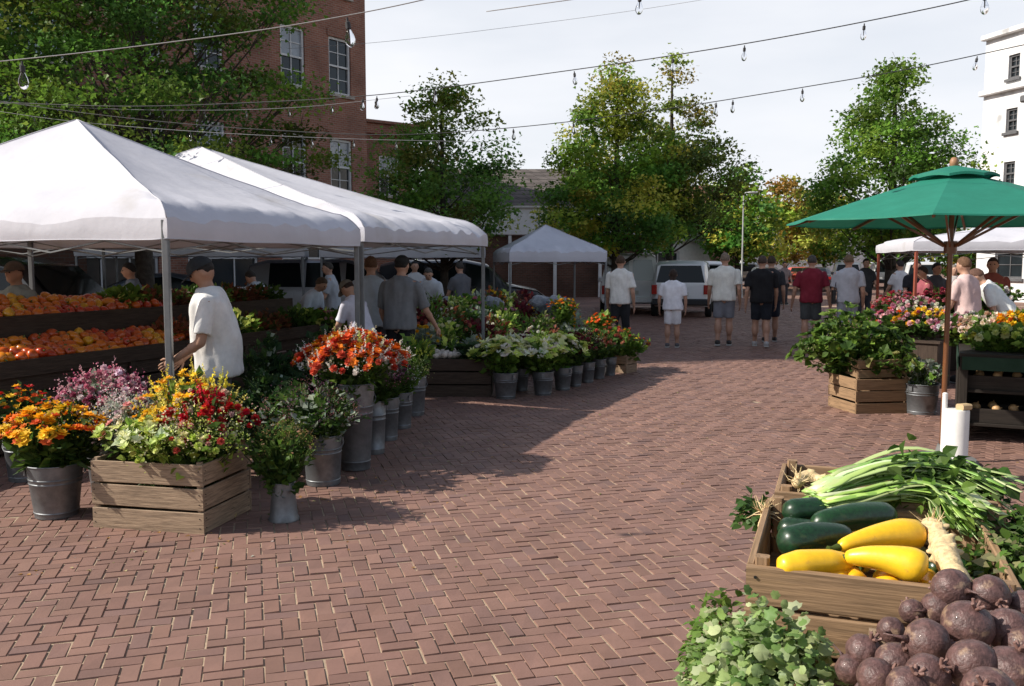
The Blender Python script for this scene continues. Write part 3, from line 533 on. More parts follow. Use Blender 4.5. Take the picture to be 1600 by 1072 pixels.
# ---------------------------------------------------------------- vehicles
RUB = mat('tyre', (.015, .015, .015), .8); RIM = mat('wheel_rim', (.3, .3, .31), .35, metal=.8)
CG = mat('car_glass', (.008, .011, .011), .12, spec=.3); CGP = mat('pale_car_glass', (.28, .33, .35), .12, spec=.8)
TAIL = mat('tail_lamp', (.35, .015, .01), .2, coat=.5); PLAST = mat('black_plastic', (.02, .02, .022), .5)
def car(name, label, loc, rot, col, kind='suv', cat='car', group=None, glass=None, rearcol=None):
    """local: +y forward, rear at y=0; rot turns about the rear centre"""
    t = thing(name, label, cat, loc, rot, group); pm_ = mat('paint_%02x%02x%02x' % tuple(int(c*255) for c in col), col, .3, coat=.6, var=.05, vscale=1); glass = glass or CG
    T = {'suv': dict(L=4.6, W=.92, H=1.74, st=[(0, .55, 1.0, 1.05, .8), (.12, .35, 1.05, 1.62, .9), (.5, .32, 1.05, 1.72, 1), (2.4, .3, 1.03, 1.74, 1), (3.0, .3, 1.0, 1.62, 1), (3.55, .3, .99, 1.1, 1), (4.35, .32, .88, .93, .95), (4.6, .45, .7, .75, .8)]),
         'van': dict(L=5.2, W=1.0, H=1.98, st=[(0, .5, 1.05, 1.1, .96), (.04, .38, 1.05, 1.88, .98), (.3, .34, 1.05, 1.96, 1), (3.6, .34, 1.05, 1.96, 1), (4.2, .34, 1.03, 1.75, 1), (4.8, .34, 1.0, 1.1, .97), (5.1, .36, .85, .92, .93), (5.2, .45, .7, .75, .85)]),
         'sedan': dict(L=4.5, W=.88, H=1.42, st=[(0, .55, .8, .9, .85), (.15, .35, .9, .98, .93), (.8, .3, .93, 1.05, 1), (1.5, .3, .93, 1.38, 1), (2.3, .3, .92, 1.42, 1), (2.7, .3, .92, 1.36, 1), (3.4, .3, .9, .96, 1), (4.3, .32, .75, .8, .93), (4.5, .45, .6, .65, .8)])}[kind]
    W_ = T['W']; st = np.array(T['st'])
    def sec(y):
        zb, zm, zt, ws = [np.interp(y, st[:, 0], st[:, k]) for k in (1, 2, 3, 4)]; w = W_*ws; tw = w*(1-.26*min(1, max(0, (zt-zm)/.9)))
        return [(w*.86, zb), (w*.97, zb+.1), (w, zb+.3), (w*.985, zm-.08), (w*.955, zm), (tw+(w*.955-tw)*.12, zt-.07 if zt-zm > .1 else zm+(zt-zm)*.6), (tw*.9, zt-.012), (tw*.45, zt+.012)]
    ys = np.unique(np.concatenate([st[:, 0], np.linspace(0, T['L'], 34)])); V = []; 
    for y in ys:
        s_ = sec(y); ring = [(x, y, z) for x, z in s_]+[(-x, y, z) for x, z in s_[::-1]]; V += ring
    K = 16; ix = np.arange(K); nx = (ix+1) % K; m = MB()
    F = [np.stack([i*K+ix, (i+1)*K+ix, (i+1)*K+nx, i*K+nx], 1) for i in range(len(ys)-1)]
    m.add(V, np.concatenate(F)); m.F.append(np.array([list(range(K))])); m.F.append(np.array([list(range(len(V)-K, len(V)))[::-1]])); m.build('body', pm_, t, smooth=32)
    def zat(y, f): zm, zt = np.interp(y, st[:, 0], st[:, 2]), np.interp(y, st[:, 0], st[:, 3]); return zm+.03+(zt-.1-zm)*f
    def xat(y, z):
        s_ = sec(y); return np.interp(z, [p[1] for p in s_[2:6]], [p[0] for p in s_[2:6]])+.006
    segs = {'suv': [(.55, 1.35), (1.42, 2.3), (2.38, 3.1)], 'van': [(3.0, 3.95)], 'sedan': [(1.35, 2.15), (2.2, 2.95)]}[kind]
    for sg in (1, -1):
        for y0, y1 in segs:
            m = MB(); q = []
            for y, f in ((y0, 0), (y1, 0), (y1-.05, 1), (y0+.05, 1)): z = zat(y, f); q.append((sg*xat(y, z), y, z))
            m.add(q, [[0, 1, 2, 3]]); m.build('side_window', glass, t)
        m = MB(); m.box((sg*(W_+.1), T['L']*.68, 1.06), (.2, .1, .16), ch=.03); m.build('mirror', pm_ if kind != 'sedan' else PLAST, t)
    # rear glass, tail lamps, bumper, plate
    if kind != 'sedan': y0, z0, y1, z1 = (-.008, 1.1, .1, 1.58) if kind == 'suv' else (-.0, 1.12, .035, 1.75)
    else: y0, z0, y1, z1 = .82, 1.07, 1.42, 1.34
    if kind == 'suv': m = MB(); m.add([(-.72, .0, 1.07), (.72, .0, 1.07), (.6, .103, 1.58), (-.6, .103, 1.58)], [[0, 1, 2, 3]]); m.build('rear_window', glass, t)
    elif kind == 'van':
        for sg in (1, -1): m = MB(); m.add([(sg*.06, -.012, 1.1), (sg*.78, -.012, 1.1), (sg*.66, .026, 1.76), (sg*.06, .026, 1.76)], [[0, 1, 2, 3]]); m.build('rear_window', glass, t)
    else: m = MB(); m.add([(-.62, .85, 1.09), (.62, .85, 1.09), (.52, 1.42, 1.36), (-.52, 1.42, 1.36)], [[0, 1, 2, 3]]); m.build('rear_window', glass, t)
    if kind == 'sedan': fy = [(2.72, 1.34), (3.3, .99)]
    else: fy = [(3.05, 1.58), (3.52, 1.12)] if kind == 'suv' else [(4.25, 1.68), (4.76, 1.13)]
    m = MB(); m.add([(-.6, fy[0][0]+.03, fy[0][1]+.02), (.6, fy[0][0]+.03, fy[0][1]+.02), (.7, fy[1][0]+.03, fy[1][1]+.03), (-.7, fy[1][0]+.03, fy[1][1]+.03)], [[0, 1, 2, 3]]); m.build('windscreen', glass, t)
    for sg in (1, -1):
        m = MB(); m.box((sg*W_*.84, -.0, .86 if kind == 'suv' else .8), (.16, .1, .28 if kind != 'sedan' else .16), ch=.02); m.build('tail_light', TAIL, t)
        m = MB(); m.ell((sg*W_*.72, T['L']-.05, .66), (.16, .09, .09), nu=12, nv=8); m.build('headlight', mat('headlamp', (.6, .6, .62), .1, coat=1), t, smooth=180)
    m = MB(); m.box((0, -.03, .48), (W_*1.8, .18, .2), ch=.04); m.build('bumper', PLAST if kind != 'van' else pm_, t)
    m = MB(); m.box((0, -.02, .72), (.5, .03, .12)); m.build('number_plate', mat('plate', (.55, .55, .5), .5), t)
    for sg in (1, -1):
        for y in (.85, T['L']-.85):
            m = MB(); Mx = roty(math.pi/2); r = .33; m.lathe([(r*.62, -.1), (r*.93, -.1), (r, -.06), (r, .06), (r*.93, .1), (r*.62, .1)], (sg*(W_-.1), y, r), 20, M=Mx, closed=True); w_ = m.build('wheel', RUB, t, smooth=40)
            m = MB(); m.lathe([(0, .03), (r*.2, .05), (r*.6, .02), (r*.63, .06)] if sg > 0 else [(0, -.03), (r*.2, -.05), (r*.6, -.02), (r*.63, -.06)], (sg*(W_-.1), y, r), 20, M=Mx); m.build('rim', RIM, w_, smooth=50)
    return t
car('parked_van', 'white panel van with pale rear windows parked behind the man in the white tee', PG(985, 492)*A(1, 1, 0), R(-8), (.8, .82, .83), 'van', 'van', glass=CGP)
car('parked_car', 'white sport utility car with a dark rear window beside the panel van', PG(1062, 497)*A(1, 1, 0), R(-14), (.82, .83, .84), 'suv', 'car')
car('parked_car', 'white car half hidden just right of the white sport utility car', PG(1103, 478)*A(1, 1, 0), R(-14), (.6, .62, .64), 'suv', 'car')
car('parked_car', 'black car behind the fruit stand', (-10.4, 15.0, 0), R(-100), (.012, .013, .015), 'suv', 'car')
car('parked_car', 'silver roofed car seen between the vendor and the boy in the cap', (-6.6, 22.5, 0), R(-80), (.35, .36, .38), 'suv', 'car')
car('parked_car', 'pale blue grey car left of the vendor behind the fruit', (-10.2, 20.5, 0), R(-70), (.12, .15, .19), 'sedan', 'car')
car('parked_car', 'black van like car under the small peaked canopy', (-3.7, 25.0, 0), R(-88), (.015, .015, .018), 'suv', 'car')
car('parked_car', 'white roofed car behind the grey shirted man', (-4.4, 30.0, 0), R(-88), (.6, .6, .6), 'sedan', 'car')
fc = [(15.4, 55, (.5, .5, .5), 'sedan', 'silver far car between the black shirts'), (17.6, 52, (.03, .03, .035), 'sedan', 'black far car left of the maroon shirt'), (21.3, 57, (.65, .65, .66), 'suv', 'white far car right of the maroon shirt'), (21.5, 47, (.62, .63, .64), 'suv', 'white far car beside the man in light grey'), (17.2, 66, (.3, .32, .34), 'suv', 'grey far car at the end of the street'), (25, 60, (.7, .7, .7), 'suv', 'white far car under the bright green tree'), (19.2, 60, (.55, .1, .07), 'sedan', 'red far car at the end of the street')]
for x, y, c, k, l in fc: car('parked_car', l, (x, y, 0), R(-18), c, k, 'car', 'cars far down the street')
# ---------------------------------------------------------------- string lights
CAB = mat('cable', (.03, .03, .032), .6); CABW = mat('pale_cable', (.30, .30, .30), .6)
BULB = mat('bulb_glass', (.96, .97, 1), .03, trans=1, spec=.5); BULB.node_tree.nodes['Principled BSDF'].inputs['IOR'].default_value = 1.10
FIL = mat('bulb_core', (.75, .7, .6), .5)
mbb = MB(); mbb.lathe([(.008, 0), (.016, -.02), (.029, -.05), (.034, -.075), (.029, -.1), (.016, -.118), (0.001, -.124)], (0, 0, -.05), 12); pb = mbb.build('bulb', BULB, None, smooth=180)
mbs = MB(); mbs.lathe([(0, .012), (.007, .012), (.008, -.012), (.017, -.018), (.017, -.058), (0, -.058)], (0, 0, 0), 10); ps = mbs.build('socket', CAB, None, smooth=40)
mbf = MB(); mbf.tube([(0, 0, -.055), (0, 0, -.12)], [.006, .004], 6); pf = mbf.build('filament', FIL, None)
bm_, sm_, fm_ = pb.data, ps.data, pf.data
for o_ in (pb, ps, pf): bpy.data.objects.remove(o_)
def spline(pts, n=90):
    P = np.array(pts); k = len(P); t = np.r_[0, np.cumsum(np.linalg.norm(np.diff(P, axis=0), axis=1))]; tt = np.linspace(0, t[-1], n)
    out = []
    T = np.gradient(P, t, axis=0) if k > 2 else np.tile((P[1]-P[0])/t[1], (2, 1))
    for q in tt:
        i = min(k-2, max(0, np.searchsorted(t, q)-1)); h = t[i+1]-t[i]; u = (q-t[i])/h
        out.append((2*u**3-3*u**2+1)*P[i]+(u**3-2*u**2+u)*h*T[i]+(-2*u**3+3*u**2)*P[i+1]+(u**3-u**2)*h*T[i+1])
    return np.array(out)
def lights(label, pts, bulbs=(), every=None, cm=CAB, r=.006, sc=1.0, grp='string lights over the street'):
    P = spline(pts); t = thing('string_lights', label, 'string lights', P[0], 0, grp); Q = P-P[0]
    m = MB(); m.tube(Q, r, 6); m.build('cable', cm, t, smooth=180)
    ts = np.r_[0, np.cumsum(np.linalg.norm(np.diff(Q, axis=0), axis=1))]; pos = []
    if every: pos = [Q_ for Q_ in [[np.interp(s_, ts, Q[:, k]) for k in range(3)] for s_ in np.arange(every*.4, ts[-1], every)]]
    for xb in bulbs:                         # photo columns of the bulbs -> nearest point of the cable
        pxs = 800+FPX*P[:, 0]/(P[:, 1]*_c-(P[:, 2]-CH)*_s); k = int(np.argmin(abs(pxs-xb))); pos.append(Q[k])
    for p in pos:
        b = bpy.data.objects.new('bulb', bm_); COL.objects.link(b); b.parent = t; b.location = Vector(p)-Vector((0, 0, .02)); b.scale = (sc,)*3; b.rotation_euler = (RS.normal(0, .08), RS.normal(0, .08), 0)
        for nm, d_ in (('socket', sm_), ('filament', fm_)): s_ = bpy.data.objects.new(nm, d_); COL.objects.link(s_); s_.parent = b
lights('nearest string of large clear bulbs crossing the top left corner', [PY(-300, 122, 5.0), PY(0, 96, 4.9), PY(250, 68, 4.8), PY(500, 32, 4.7), PY(660, 0, 4.65), PY(860, -55, 4.6)], (37, 549), cm=CABW, r=.0028, sc=.8)
lights('long string from the brick wall rising over the middle trees', [PY(-300, 150, 10), PY(0, 160, 9.4), PY(200, 166, 9.0), PY(400, 160, 8.6), PY(580, 149, 8.2), PY(890, 110, 7.6), PY(1042, 88, 7.2), PY(1350, 34, 6.5), PY(1530, -4, 6.2), PY(1800, -75, 5.8)], (568, 587, 683, 890, 1042, 1176, 1350), r=.004, sc=.62)
lights('long string running behind the yellow tree and over the green umbrella', [PY(-200, 120, 12), PY(0, 158, 11.6), PY(160, 180, 11.2), PY(420, 203, 10.6), PY(640, 210, 10.1), PY(805, 199, 9.8), PY(1000, 176, 9.4), PY(1263, 135, 8.7), PY(1420, 108, 8.3), PY(1600, 70, 8.0), PY(1850, 15, 7.4)], (805, 885, 1110, 1153, 1263, 1535), r=.0045, sc=.68)
lights('low string dense with small bulbs just above the tent peaks', [PY(-150, 150, 12.4), PY(100, 188, 12.2), PY(300, 205, 12), PY(520, 216, 11.8), PY(760, 222, 11.8)], every=.55, cm=CABW, r=.003, sc=.62)
lights('upper dense string of small bulbs in front of the big tree', [PY(-150, 150, 13.4), PY(60, 165, 13.2), PY(250, 172, 13), PY(460, 168, 12.8), PY(640, 150, 12.6)], every=.62, cm=CABW, r=.003, sc=.62)
lights('thin far wire across the upper sky with one bulb', [PY(450, 76, 16), PY(580, 67, 15.5), PY(800, 42, 15), PY(1095, 0, 14.5), PY(1250, -28, 14)], (), r=.003, cm=CABW)
lights('string passing above the frame whose bulb hangs into the top edge', [PY(760, 18, 6), PY(1000, -14, 5.6), PY(1300, -40, 5.2), PY(1545, -18, 5.2), PY(1750, -60, 5)], (1000, 1545), cm=CABW, r=.003, sc=.7)
# ---------------------------------------------------------------- people
def remesh(mb, vox, sm=4, disp=0, dfreq=9, seed=0, flat=None):
    o = mb.build('tmp', BLACK); r = o.modifiers.new('r', 'REMESH'); r.mode = 'VOXEL'; r.voxel_size = vox; r.use_smooth_shade = True
    s_ = o.modifiers.new('s', 'SMOOTH'); s_.iterations = sm; s_.factor = .5
    dg = bpy.context.evaluated_depsgraph_get(); ev = o.evaluated_get(dg); me = ev.to_mesh()
    V = np.zeros(len(me.vertices)*3); me.vertices.foreach_get('co', V); V = V.reshape(-1, 3); Nn = np.zeros(len(me.vertices)*3); me.vertices.foreach_get('normal', Nn); Nn = Nn.reshape(-1, 3)
    F = [list(p.vertices) for p in me.polygons]; ev.to_mesh_clear(); d_ = o.data; bpy.data.objects.remove(o); bpy.data.meshes.remove(d_)
    if disp:
        k = np.array([mnoise.noise(Vector((v[0]*dfreq*1.2+seed, v[1]*dfreq*1.2, v[2]*dfreq*.45)))+.5*mnoise.noise(Vector((v[0]*dfreq*2.6+seed, v[1]*dfreq*2.6, v[2]*dfreq*1.1))) for v in V])
        V = V+Nn*(disp*k)[:, None]
    if flat is not None: V[:, 2] = np.maximum(V[:, 2], flat)
    return V, F
def person(label, loc, rot, H=1.75, w=1.0, lean=0., legs=((.0, .0), (.0, .0)), arms=((( .03, .0, -.19), (.0, .03, -.16)), ((.03, .0, -.19), (.0, .03, -.16))), head=(0., 0.), shirt=(.6, .6, .58), sleeve=.75, bottom=('shorts', (.15, .16, .17)), hair=((.05, .035, .025), 'short'), cap=None, shoe=(.05, .05, .05), skin=(.45, .26, .18), vox=.016, group='people at the market', collar=False, bag=False, belly=0., loose=1.0, hem=.485):
    t = thing('person', label, 'person', loc, rot, group)
    hip = A(0, 0, .52*H); RM = rotx(-lean)
    def U(p): p = np.asarray(p, float); return hip+RM@(p-hip)
    sw = .112*H*w
    b = MB()
    def el(c, r, M=None): b.ell(U(c), r, RM if M is None else M, 14, 10)
    el((0, -.005*H, .745*H), (.098*H*w, .066*H*w, .105*H)); el((0, .005*H, .63*H), (.085*H*w, (.062+belly)*H*w, .10*H)); b.ell(hip+A(0, -.005*H, .0), (.092*H*w, .068*H*w, .075*H), None, 14, 10)
    b.cap2(U((-sw*.8, 0, .795*H)), .034*H, U((sw*.8, 0, .795*H)), .034*H)
    for sg in (1, -1): b.cap2(U((sg*.016*H, -.008*H, .845*H)), .024*H, U((sg*sw*.8, -.004*H, .790*H)), .024*H)
    b.cap2(U((0, -.012*H, .80*H)), .040*H, U((0, .004*H, .885*H)), .031*H)
    hc = U((0, .012*H, .932*H)); HM = RM@rotx(-head[0])@rotz(head[1])
    def HP(x, y, z): return hc+HM@(A(x, y, z)*H)
    b.ell(hc, A(.046, .056, .061)*H, HM, 16, 12); b.ell(HP(0, .022, -.035), A(.031, .030, .030)*H, HM, 12, 8)
    b.ell(HP(0, .056, -.008), A(.008, .012, .015)*H, HM, 8, 6)
    for sg in (1, -1): b.ell(HP(sg*.048, -.004, -.008), A(.007, .013, .019)*H, HM, 8, 6)
    an = []
    for sg, (ky, fy) in zip((1, -1), legs):
        h_ = A(sg*.050*H, 0, .50*H); fz = .045*H+max(0, -fy)*.12; k_ = A(sg*.058*H, ky, .285*H); a_ = A(sg*.060*H, fy, fz)
        b.cap2(h_, .057*H*w**.5, k_, .037*H); b.cap2(k_, .036*H, a_, .023*H); b.ell(k_*.62+a_*.38+A(0, -.012*H, 0), A(.038, .040, .080)*H*w**.4); b.ell(k_*.8+a_*.2+A(0, -.008, 0), (.035*H, .037*H, .05*H))
        b.cap2(a_, .022*H, a_+A(0, .05*H, -.025*H), .020*H); an.append((k_, a_))
    aj = []
    for sg, (e, wr) in zip((1, -1), arms):
        s0 = U((sg*sw, 0, .790*H)); e1 = s0+RM@(A(sg*e[0], e[1], e[2])*H); w1 = e1+(A(sg*wr[0], wr[1], wr[2])*H)
        b.cap2(s0, .031*H, e1, .024*H); b.cap2(e1, .024*H, w1, .0155*H); b.ell(e1*.7+w1*.3, (.025*H,)*3); hd = nrm(w1-e1); pc = w1+hd*.028*H
        Mh = frames(hd[None], A(sg, 0, .1)[None])[0]; b.ell(pc, A(.022, .030, .012)*H, Mh, 10, 8); aj.append((s0, e1, w1, pc, Mh, hd))
    V, F = remesh(b, vox, 2); m = MB(); m.add(V, F)
    for sg, (s0, e1, w1, pc, Mh, hd) in zip((1, -1), aj):
        for k in range(4):
            o_ = (k-1.5)*.0098*H; ln = (.038, .046, .049, .042)[k]*H; p0 = pc+Mh@A(o_, .014*H, 0); p1 = p0+Mh@A(o_*.15, ln*.5, sg*-.002*H); p2 = p1+Mh@A(0, ln*.45, -.014*H*(1+.2*k)*(.7))
            m.tube([p0, p1, p2], [.0052*H, .0047*H, .0036*H], 6)
        p0 = pc+Mh@A(.016*H, -.006*H, 0); m.tube([p0, p0+Mh@A(.014*H, .018*H, -.004*H), p0+Mh@A(.016*H, .034*H, -.01*H)], [.0065*H, .0055*H, .004*H], 6)
    m.build('body', mat('skin_%02d' % int(skin[0]*100), skin, .55, var=.08, vscale=12), t, smooth=180)
    m = MB()
    for sg in (1, -1): m.ell(HP(sg*.017, .049, .004), (.006*H,)*3, None, 8, 6)
    m.build('eyes', mat('eye', (.03, .02, .015), .2), t, smooth=180)
    # shirt
    m = MB(); lv = [(hem, .108, .087), (hem+.02, .110, .090), (.53, .109, .089), (.60, .103, .084+belly), (.68, .105, .080+belly*.6), (.74, .109, .078), (.785, .112, .070), (.812, .104, .060), (.834, .082, .052), (.850, .058, .047), (.860, .044, .041)]
    rings = []; nn = 24; aa = np.linspace(0, 2*math.pi, nn, endpoint=False)
    for z, rx, ry in lv:
        rx *= w*loose; ry *= w*loose; q = np.stack([rx*H*np.sign(np.cos(aa))*abs(np.cos(aa))**.85, -.004*H+ry*H*np.sign(np.sin(aa))*abs(np.sin(aa))**.85, np.full(nn, z*H)], 1)
        rings.append(np.array([U(p) for p in q]) if z > .54 else np.array([(.35*U(p)+.65*p) for p in q]))
    o0 = 0; V = np.concatenate(rings); ix = np.arange(nn); nx = (ix+1) % nn; m.add(V, np.concatenate([np.stack([i*nn+ix, i*nn+nx, (i+1)*nn+nx, (i+1)*nn+ix], 1) for i in range(len(lv)-1)])); m.F.append(np.array([list(range(nn))[::-1]])); m.F.append(np.array([list(range(len(V)-nn, len(V)))]))
    for s0, e1, w1, pc, Mh, hd in aj:
        if sleeve <= 1: q = s0+(e1-s0)*sleeve; m.cap2(s0+(U((0, 0, .79*H))-s0)*.3, .037*H, s0, .036*H); m.tube([s0, s0*.8+q*.2, q], [.036*H, .039*H, .042*H], 14)
        else: m.cap2(s0+(U((0, 0, .79*H))-s0)*.22, .040*H, s0, .041*H); m.cap2(s0, .041*H, e1, .033*H); m.cap2(e1, .033*H, w1, .025*H)
    if collar: m.tube([U((math.cos(q)*.042*H, -.006*H+math.sin(q)*.04*H, .845*H)) for q in np.linspace(0, 6.3, 14)], .011*H, 6)
    V, F = remesh(m, vox*.9, 3, disp=.016, dfreq=8, seed=H*31+loc[0]); m = MB(); m.add(V, F)
    sm2 = mat('cloth_%02x%02x%02x' % tuple(int(c*255) for c in shirt), shirt, .9, var=.14, vscale=9, bump=.3, bscale=35, bdist=.006); m.build('shirt', sm2, t, smooth=180)
    # bottom
    m = MB(); m.ell(hip+A(0, -.004*H, .0), (.093*H*w, .070*H*w, .072*H), None, 20, 12)
    for sg, (k_, a_) in zip((1, -1), an):
        h_ = A(sg*.047*H, -.002*H, .49*H)
        if bottom[0] == 'shorts': q = k_+(h_-k_)*.08; m.cap2(h_, .064*H*w**.5, h_*.98+q*.02, .064*H); m.tube([h_, q], [.063*H*w**.5, .052*H], 16)
        else: m.cap2(h_, .063*H*w**.5, k_, .043*H); m.tube([k_, a_+A(0, 0, -.01*H)], [.043*H, .033*H], 14)
    V, F = remesh(m, vox*.9, 3, disp=.010, dfreq=9, seed=3+loc[0]); m = MB(); m.add(V, F)
    m.build(bottom[0], mat('cloth_%02x%02x%02x' % tuple(int(c*255) for c in bottom[1]), bottom[1], .9, var=.16, vscale=8, bump=.3, bscale=35, bdist=.006), t, smooth=180)
    for k_, a_ in an:
        m = MB(); z0 = a_[2]-.045*H
        def sh(V): V = V.copy(); V[:, 2] = np.maximum(V[:, 2], -.45); V[:, 2] *= 1-.35*np.clip(V[:, 1], 0, 1); return V
        m.ell((a_[0], a_[1]+.032*H, z0+.030*H), A(.030, .078, .042)*H, None, 14, 10, fn=sh); so_ = m.build('shoe', mat('shoe_%02x' % int(shoe[0]*255), shoe, .6), t, smooth=180)
        m = MB(); m.box((a_[0], a_[1]+.032*H, z0+.007*H), (.054*H, .155*H, .012*H), ch=.008); m.build('sole', mat('sole', (.45, .45, .43), .7), so_)
    # hair
    hcq, kind = hair
    if kind:
        hcq = tuple(q*.7 for q in hcq); m = MB(); sc_ = 1.07 if kind == 'short' else 1.13
        nu, nv = 26, 16
        def hf(V):
            V = V.copy(); y, z = V[:, 1], V[:, 2]
            face = np.clip((y-.12-(.25*(z > .35)))*3, 0, 1)*(z < .55); low = np.clip((-.30-z)*4, 0, 1)*(1 if kind == 'short' else 0); k = 1-.24*np.clip(face+low, 0, 1)
            nz_ = np.array([mnoise.noise(Vector((v[0]*5, v[1]*5, v[2]*5+H*9)))*.05 for v in V]); return V*(k+nz_)[:, None]
        m.ell(hc+HM@(A(0, -.003, .005)*H), A(.046, .056, .061)*H*sc_, HM, nu, nv, fn=hf)
        if kind == 'long':
            m.ell(HP(0, -.038, -.055), A(.042, .026, .075)*H, HM, 16, 12); m.ell(HP(0, -.05, -.10), A(.028, .018, .06)*H, HM, 12, 10)
            V, F = remesh(m, .012, 2, disp=.008, dfreq=25, seed=1); m = MB(); m.add(V, F)
        m.build('hair', mat('hair_%02x%02x' % (int(hcq[0]*255), int(hcq[1]*255)), hcq, .75, var=.4, vscale=30, bump=.8, bscale=120, bdist=.01), t, smooth=180)
    if cap:
        m = MB()
        def cf(V): V = V.copy(); V[:, 2] = np.maximum(V[:, 2], .08); return V
        m.ell(hc+HM@(A(0, -.002, .012)*H), A(.053, .065, .062)*H, HM, 22, 14, fn=cf)
        q = []; n_ = 12
        for k in range(n_+1):
            a = math.pi*k/n_; q.append((math.cos(a)*.044, .04+math.sin(a)*.066, .012-.012*math.sin(a)))
        V = [HP(*p) for p in q]+[HP(p[0]*.95, .02, .020) for p in q]; V2 = [v+A(0, 0, .008) for v in V]; nn2 = len(q)
        Fq = [[i, i+1, nn2+i+1, nn2+i] for i in range(n_)]; kk = len(V); F2 = [[x+kk for x in f[::-1]] for f in Fq]; F3 = [[i+1, i, kk+i, kk+i+1] for i in range(n_)]
        m.add(V+V2, Fq+F2+F3); m.build('cap', mat('cap_%02x%02x' % (int(cap[0]*255), int(cap[2]*255)), cap, .85, var=.15, vscale=14), t, smooth=60)
    if bag: m = MB(); m.box((-.12*H*w-.03, -.01, .55*H), (.07, .22, .26), ch=.03); m.tube([(-.12*H*w-.03, -.09, .62*H), (-.11*H*w, -.02, .74*H), (-.06*H, .0, .855*H)], .008, 6); m.build('shoulder_bag', PLAST, t)
    return t
def at(px, py, dy=0): p = PG(px, py); return (p[0], p[1]+dy, 0)
AW = (((.025, -.03, -.18), (.01, .05, -.15)), ((.025, .03, -.18), (.01, .08, -.145)))
AW2 = (((.03, .04, -.18), (.0, .08, -.145)), ((.03, -.04, -.18), (.01, .04, -.155)))
AR = R(-14)
GRP = 'walkers seen from behind in the street'
person('man in white tee and dark trousers walking away, leftmost of the walkers', at(967, 545, -.1), AR, 1.80, 1.0, legs=((.07, .22), (.0, -.20)), arms=AW, shirt=(.76, .75, .71), bottom=('trousers', (.018, .02, .024)), hair=((.10, .055, .03), 'short'), group=GRP)
person('short woman in white top and white shorts with long brown hair walking away', at(1050, 543), AR, 1.53, 1.08, legs=((.02, .05), (0, -.05)), arms=(((.04, .0, -.17), (.0, .03, -.13)), ((.05, .0, -.17), (.0, .04, -.13))), shirt=(.8, .8, .84), bottom=('shorts', (.78, .78, .81)), hair=((.05, .028, .018), 'long'), shoe=(.10, .10, .11), group=GRP, loose=1.08)
person('bald broad man in cream tee and grey shorts walking away', at(1130, 540), AR, 1.86, 1.16, legs=((.04, .10), (-.0, -.10)), arms=AW, shirt=(.74, .74, .68), bottom=('shorts', (.19, .20, .23)), hair=((.30, .23, .17), 'short'), shoe=(.03, .03, .03), group=GRP)
person('man in black tee and black shorts with white shoes walking away', at(1188, 542), AR, 1.80, 1.12, legs=((.0, -.18), (.07, .20)), arms=AW2, shirt=(.010, .010, .012), bottom=('shorts', (.012, .016, .024)), hair=((.09, .06, .045), 'short'), shoe=(.4, .4, .4), group=GRP)
person('man in charcoal tee half hidden behind the man in black', at(1210, 537, .35), AR, 1.80, 1.0, legs=((.06, .18), (.0, -.16)), arms=AW, shirt=(.03, .03, .034), bottom=('shorts', (.014, .02, .035)), hair=((.07, .045, .025), 'short'), shoe=(.03, .03, .03), group=GRP)
person('man in maroon tee and dark grey shorts walking away', at(1265, 542), AR, 1.81, 1.10, legs=((.04, .08), (.0, -.16)), arms=(((.05, -.02, -.175), (.02, .03, -.15)), ((.05, .0, -.175), (.02, .05, -.15))), shirt=(.19, .014, .03), bottom=('shorts', (.06, .068, .07)), hair=((.09, .08, .07), 'short'), shoe=(.06, .06, .06), group=GRP)
person('man in light grey tee with a black shoulder bag, rightmost of the walkers', at(1322, 545), AR, 1.82, 1.06, legs=((.05, .16), (-.0, -.14)), arms=AW, shirt=(.46, .48, .53), bottom=('trousers', (.30, .33, .38)), hair=((.22, .15, .09), 'short'), group=GRP, bag=True)
# market people at the left
person('vendor in a white short sleeved shirt and dark cap bending over the fruit stand', (-2.36, 7.15, 0), R(104), 1.70, 1.13, lean=.12, hem=.44, arms=(((.03, .03, -.18), (-.03, .12, -.09)), ((.03, .05, -.175), (-.04, .12, -.08))), head=(.42, 0), shirt=(.66, .65, .63), sleeve=.8, bottom=('trousers', (.12, .125, .14)), hair=((.02, .015, .012), 'short'), cap=(.022, .024, .026), skin=(.36, .20, .13), vox=.012, collar=True, belly=.012, loose=1.08)
person('boy in a grey cap and white tee stooping over the flower table', at(560, 640, .5)[:2]+(0,), R(62), 1.50, .98, lean=.38, arms=(((.02, .12, -.14), (-.02, .12, -.08)), ((.02, .12, -.14), (-.02, .12, -.08))), head=(.35, 0), shirt=(.62, .62, .72), bottom=('trousers', (.03, .035, .05)), hair=((.05, .03, .02), 'short'), cap=(.16, .14, .11), skin=(.42, .25, .17), vox=.013)
person('man in a mottled grey shirt and black trousers with his back turned', (-1.36, 10.9, 0), R(-20), 1.74, 1.1, lean=.06, arms=(((.05, .05, -.17), (.03, .10, -.12)), ((.04, .03, -.18), (.0, .08, -.14))), shirt=(.17, .18, .19), sleeve=.9, bottom=('trousers', (.012, .013, .016)), hair=((.02, .018, .016), 'short'), cap=(.02, .02, .02), vox=.015)
person('man in a pale blue shirt partly hidden by the grey shirted man', (-1.78, 11.35, 0), R(10), 1.74, 1.0, lean=.08, arms=(((.03, .05, -.17), (.0, .12, -.10)),)*2, shirt=(.40, .45, .50), hair=((.20, .10, .05), 'short'), bottom=('trousers', (.03, .03, .035)))
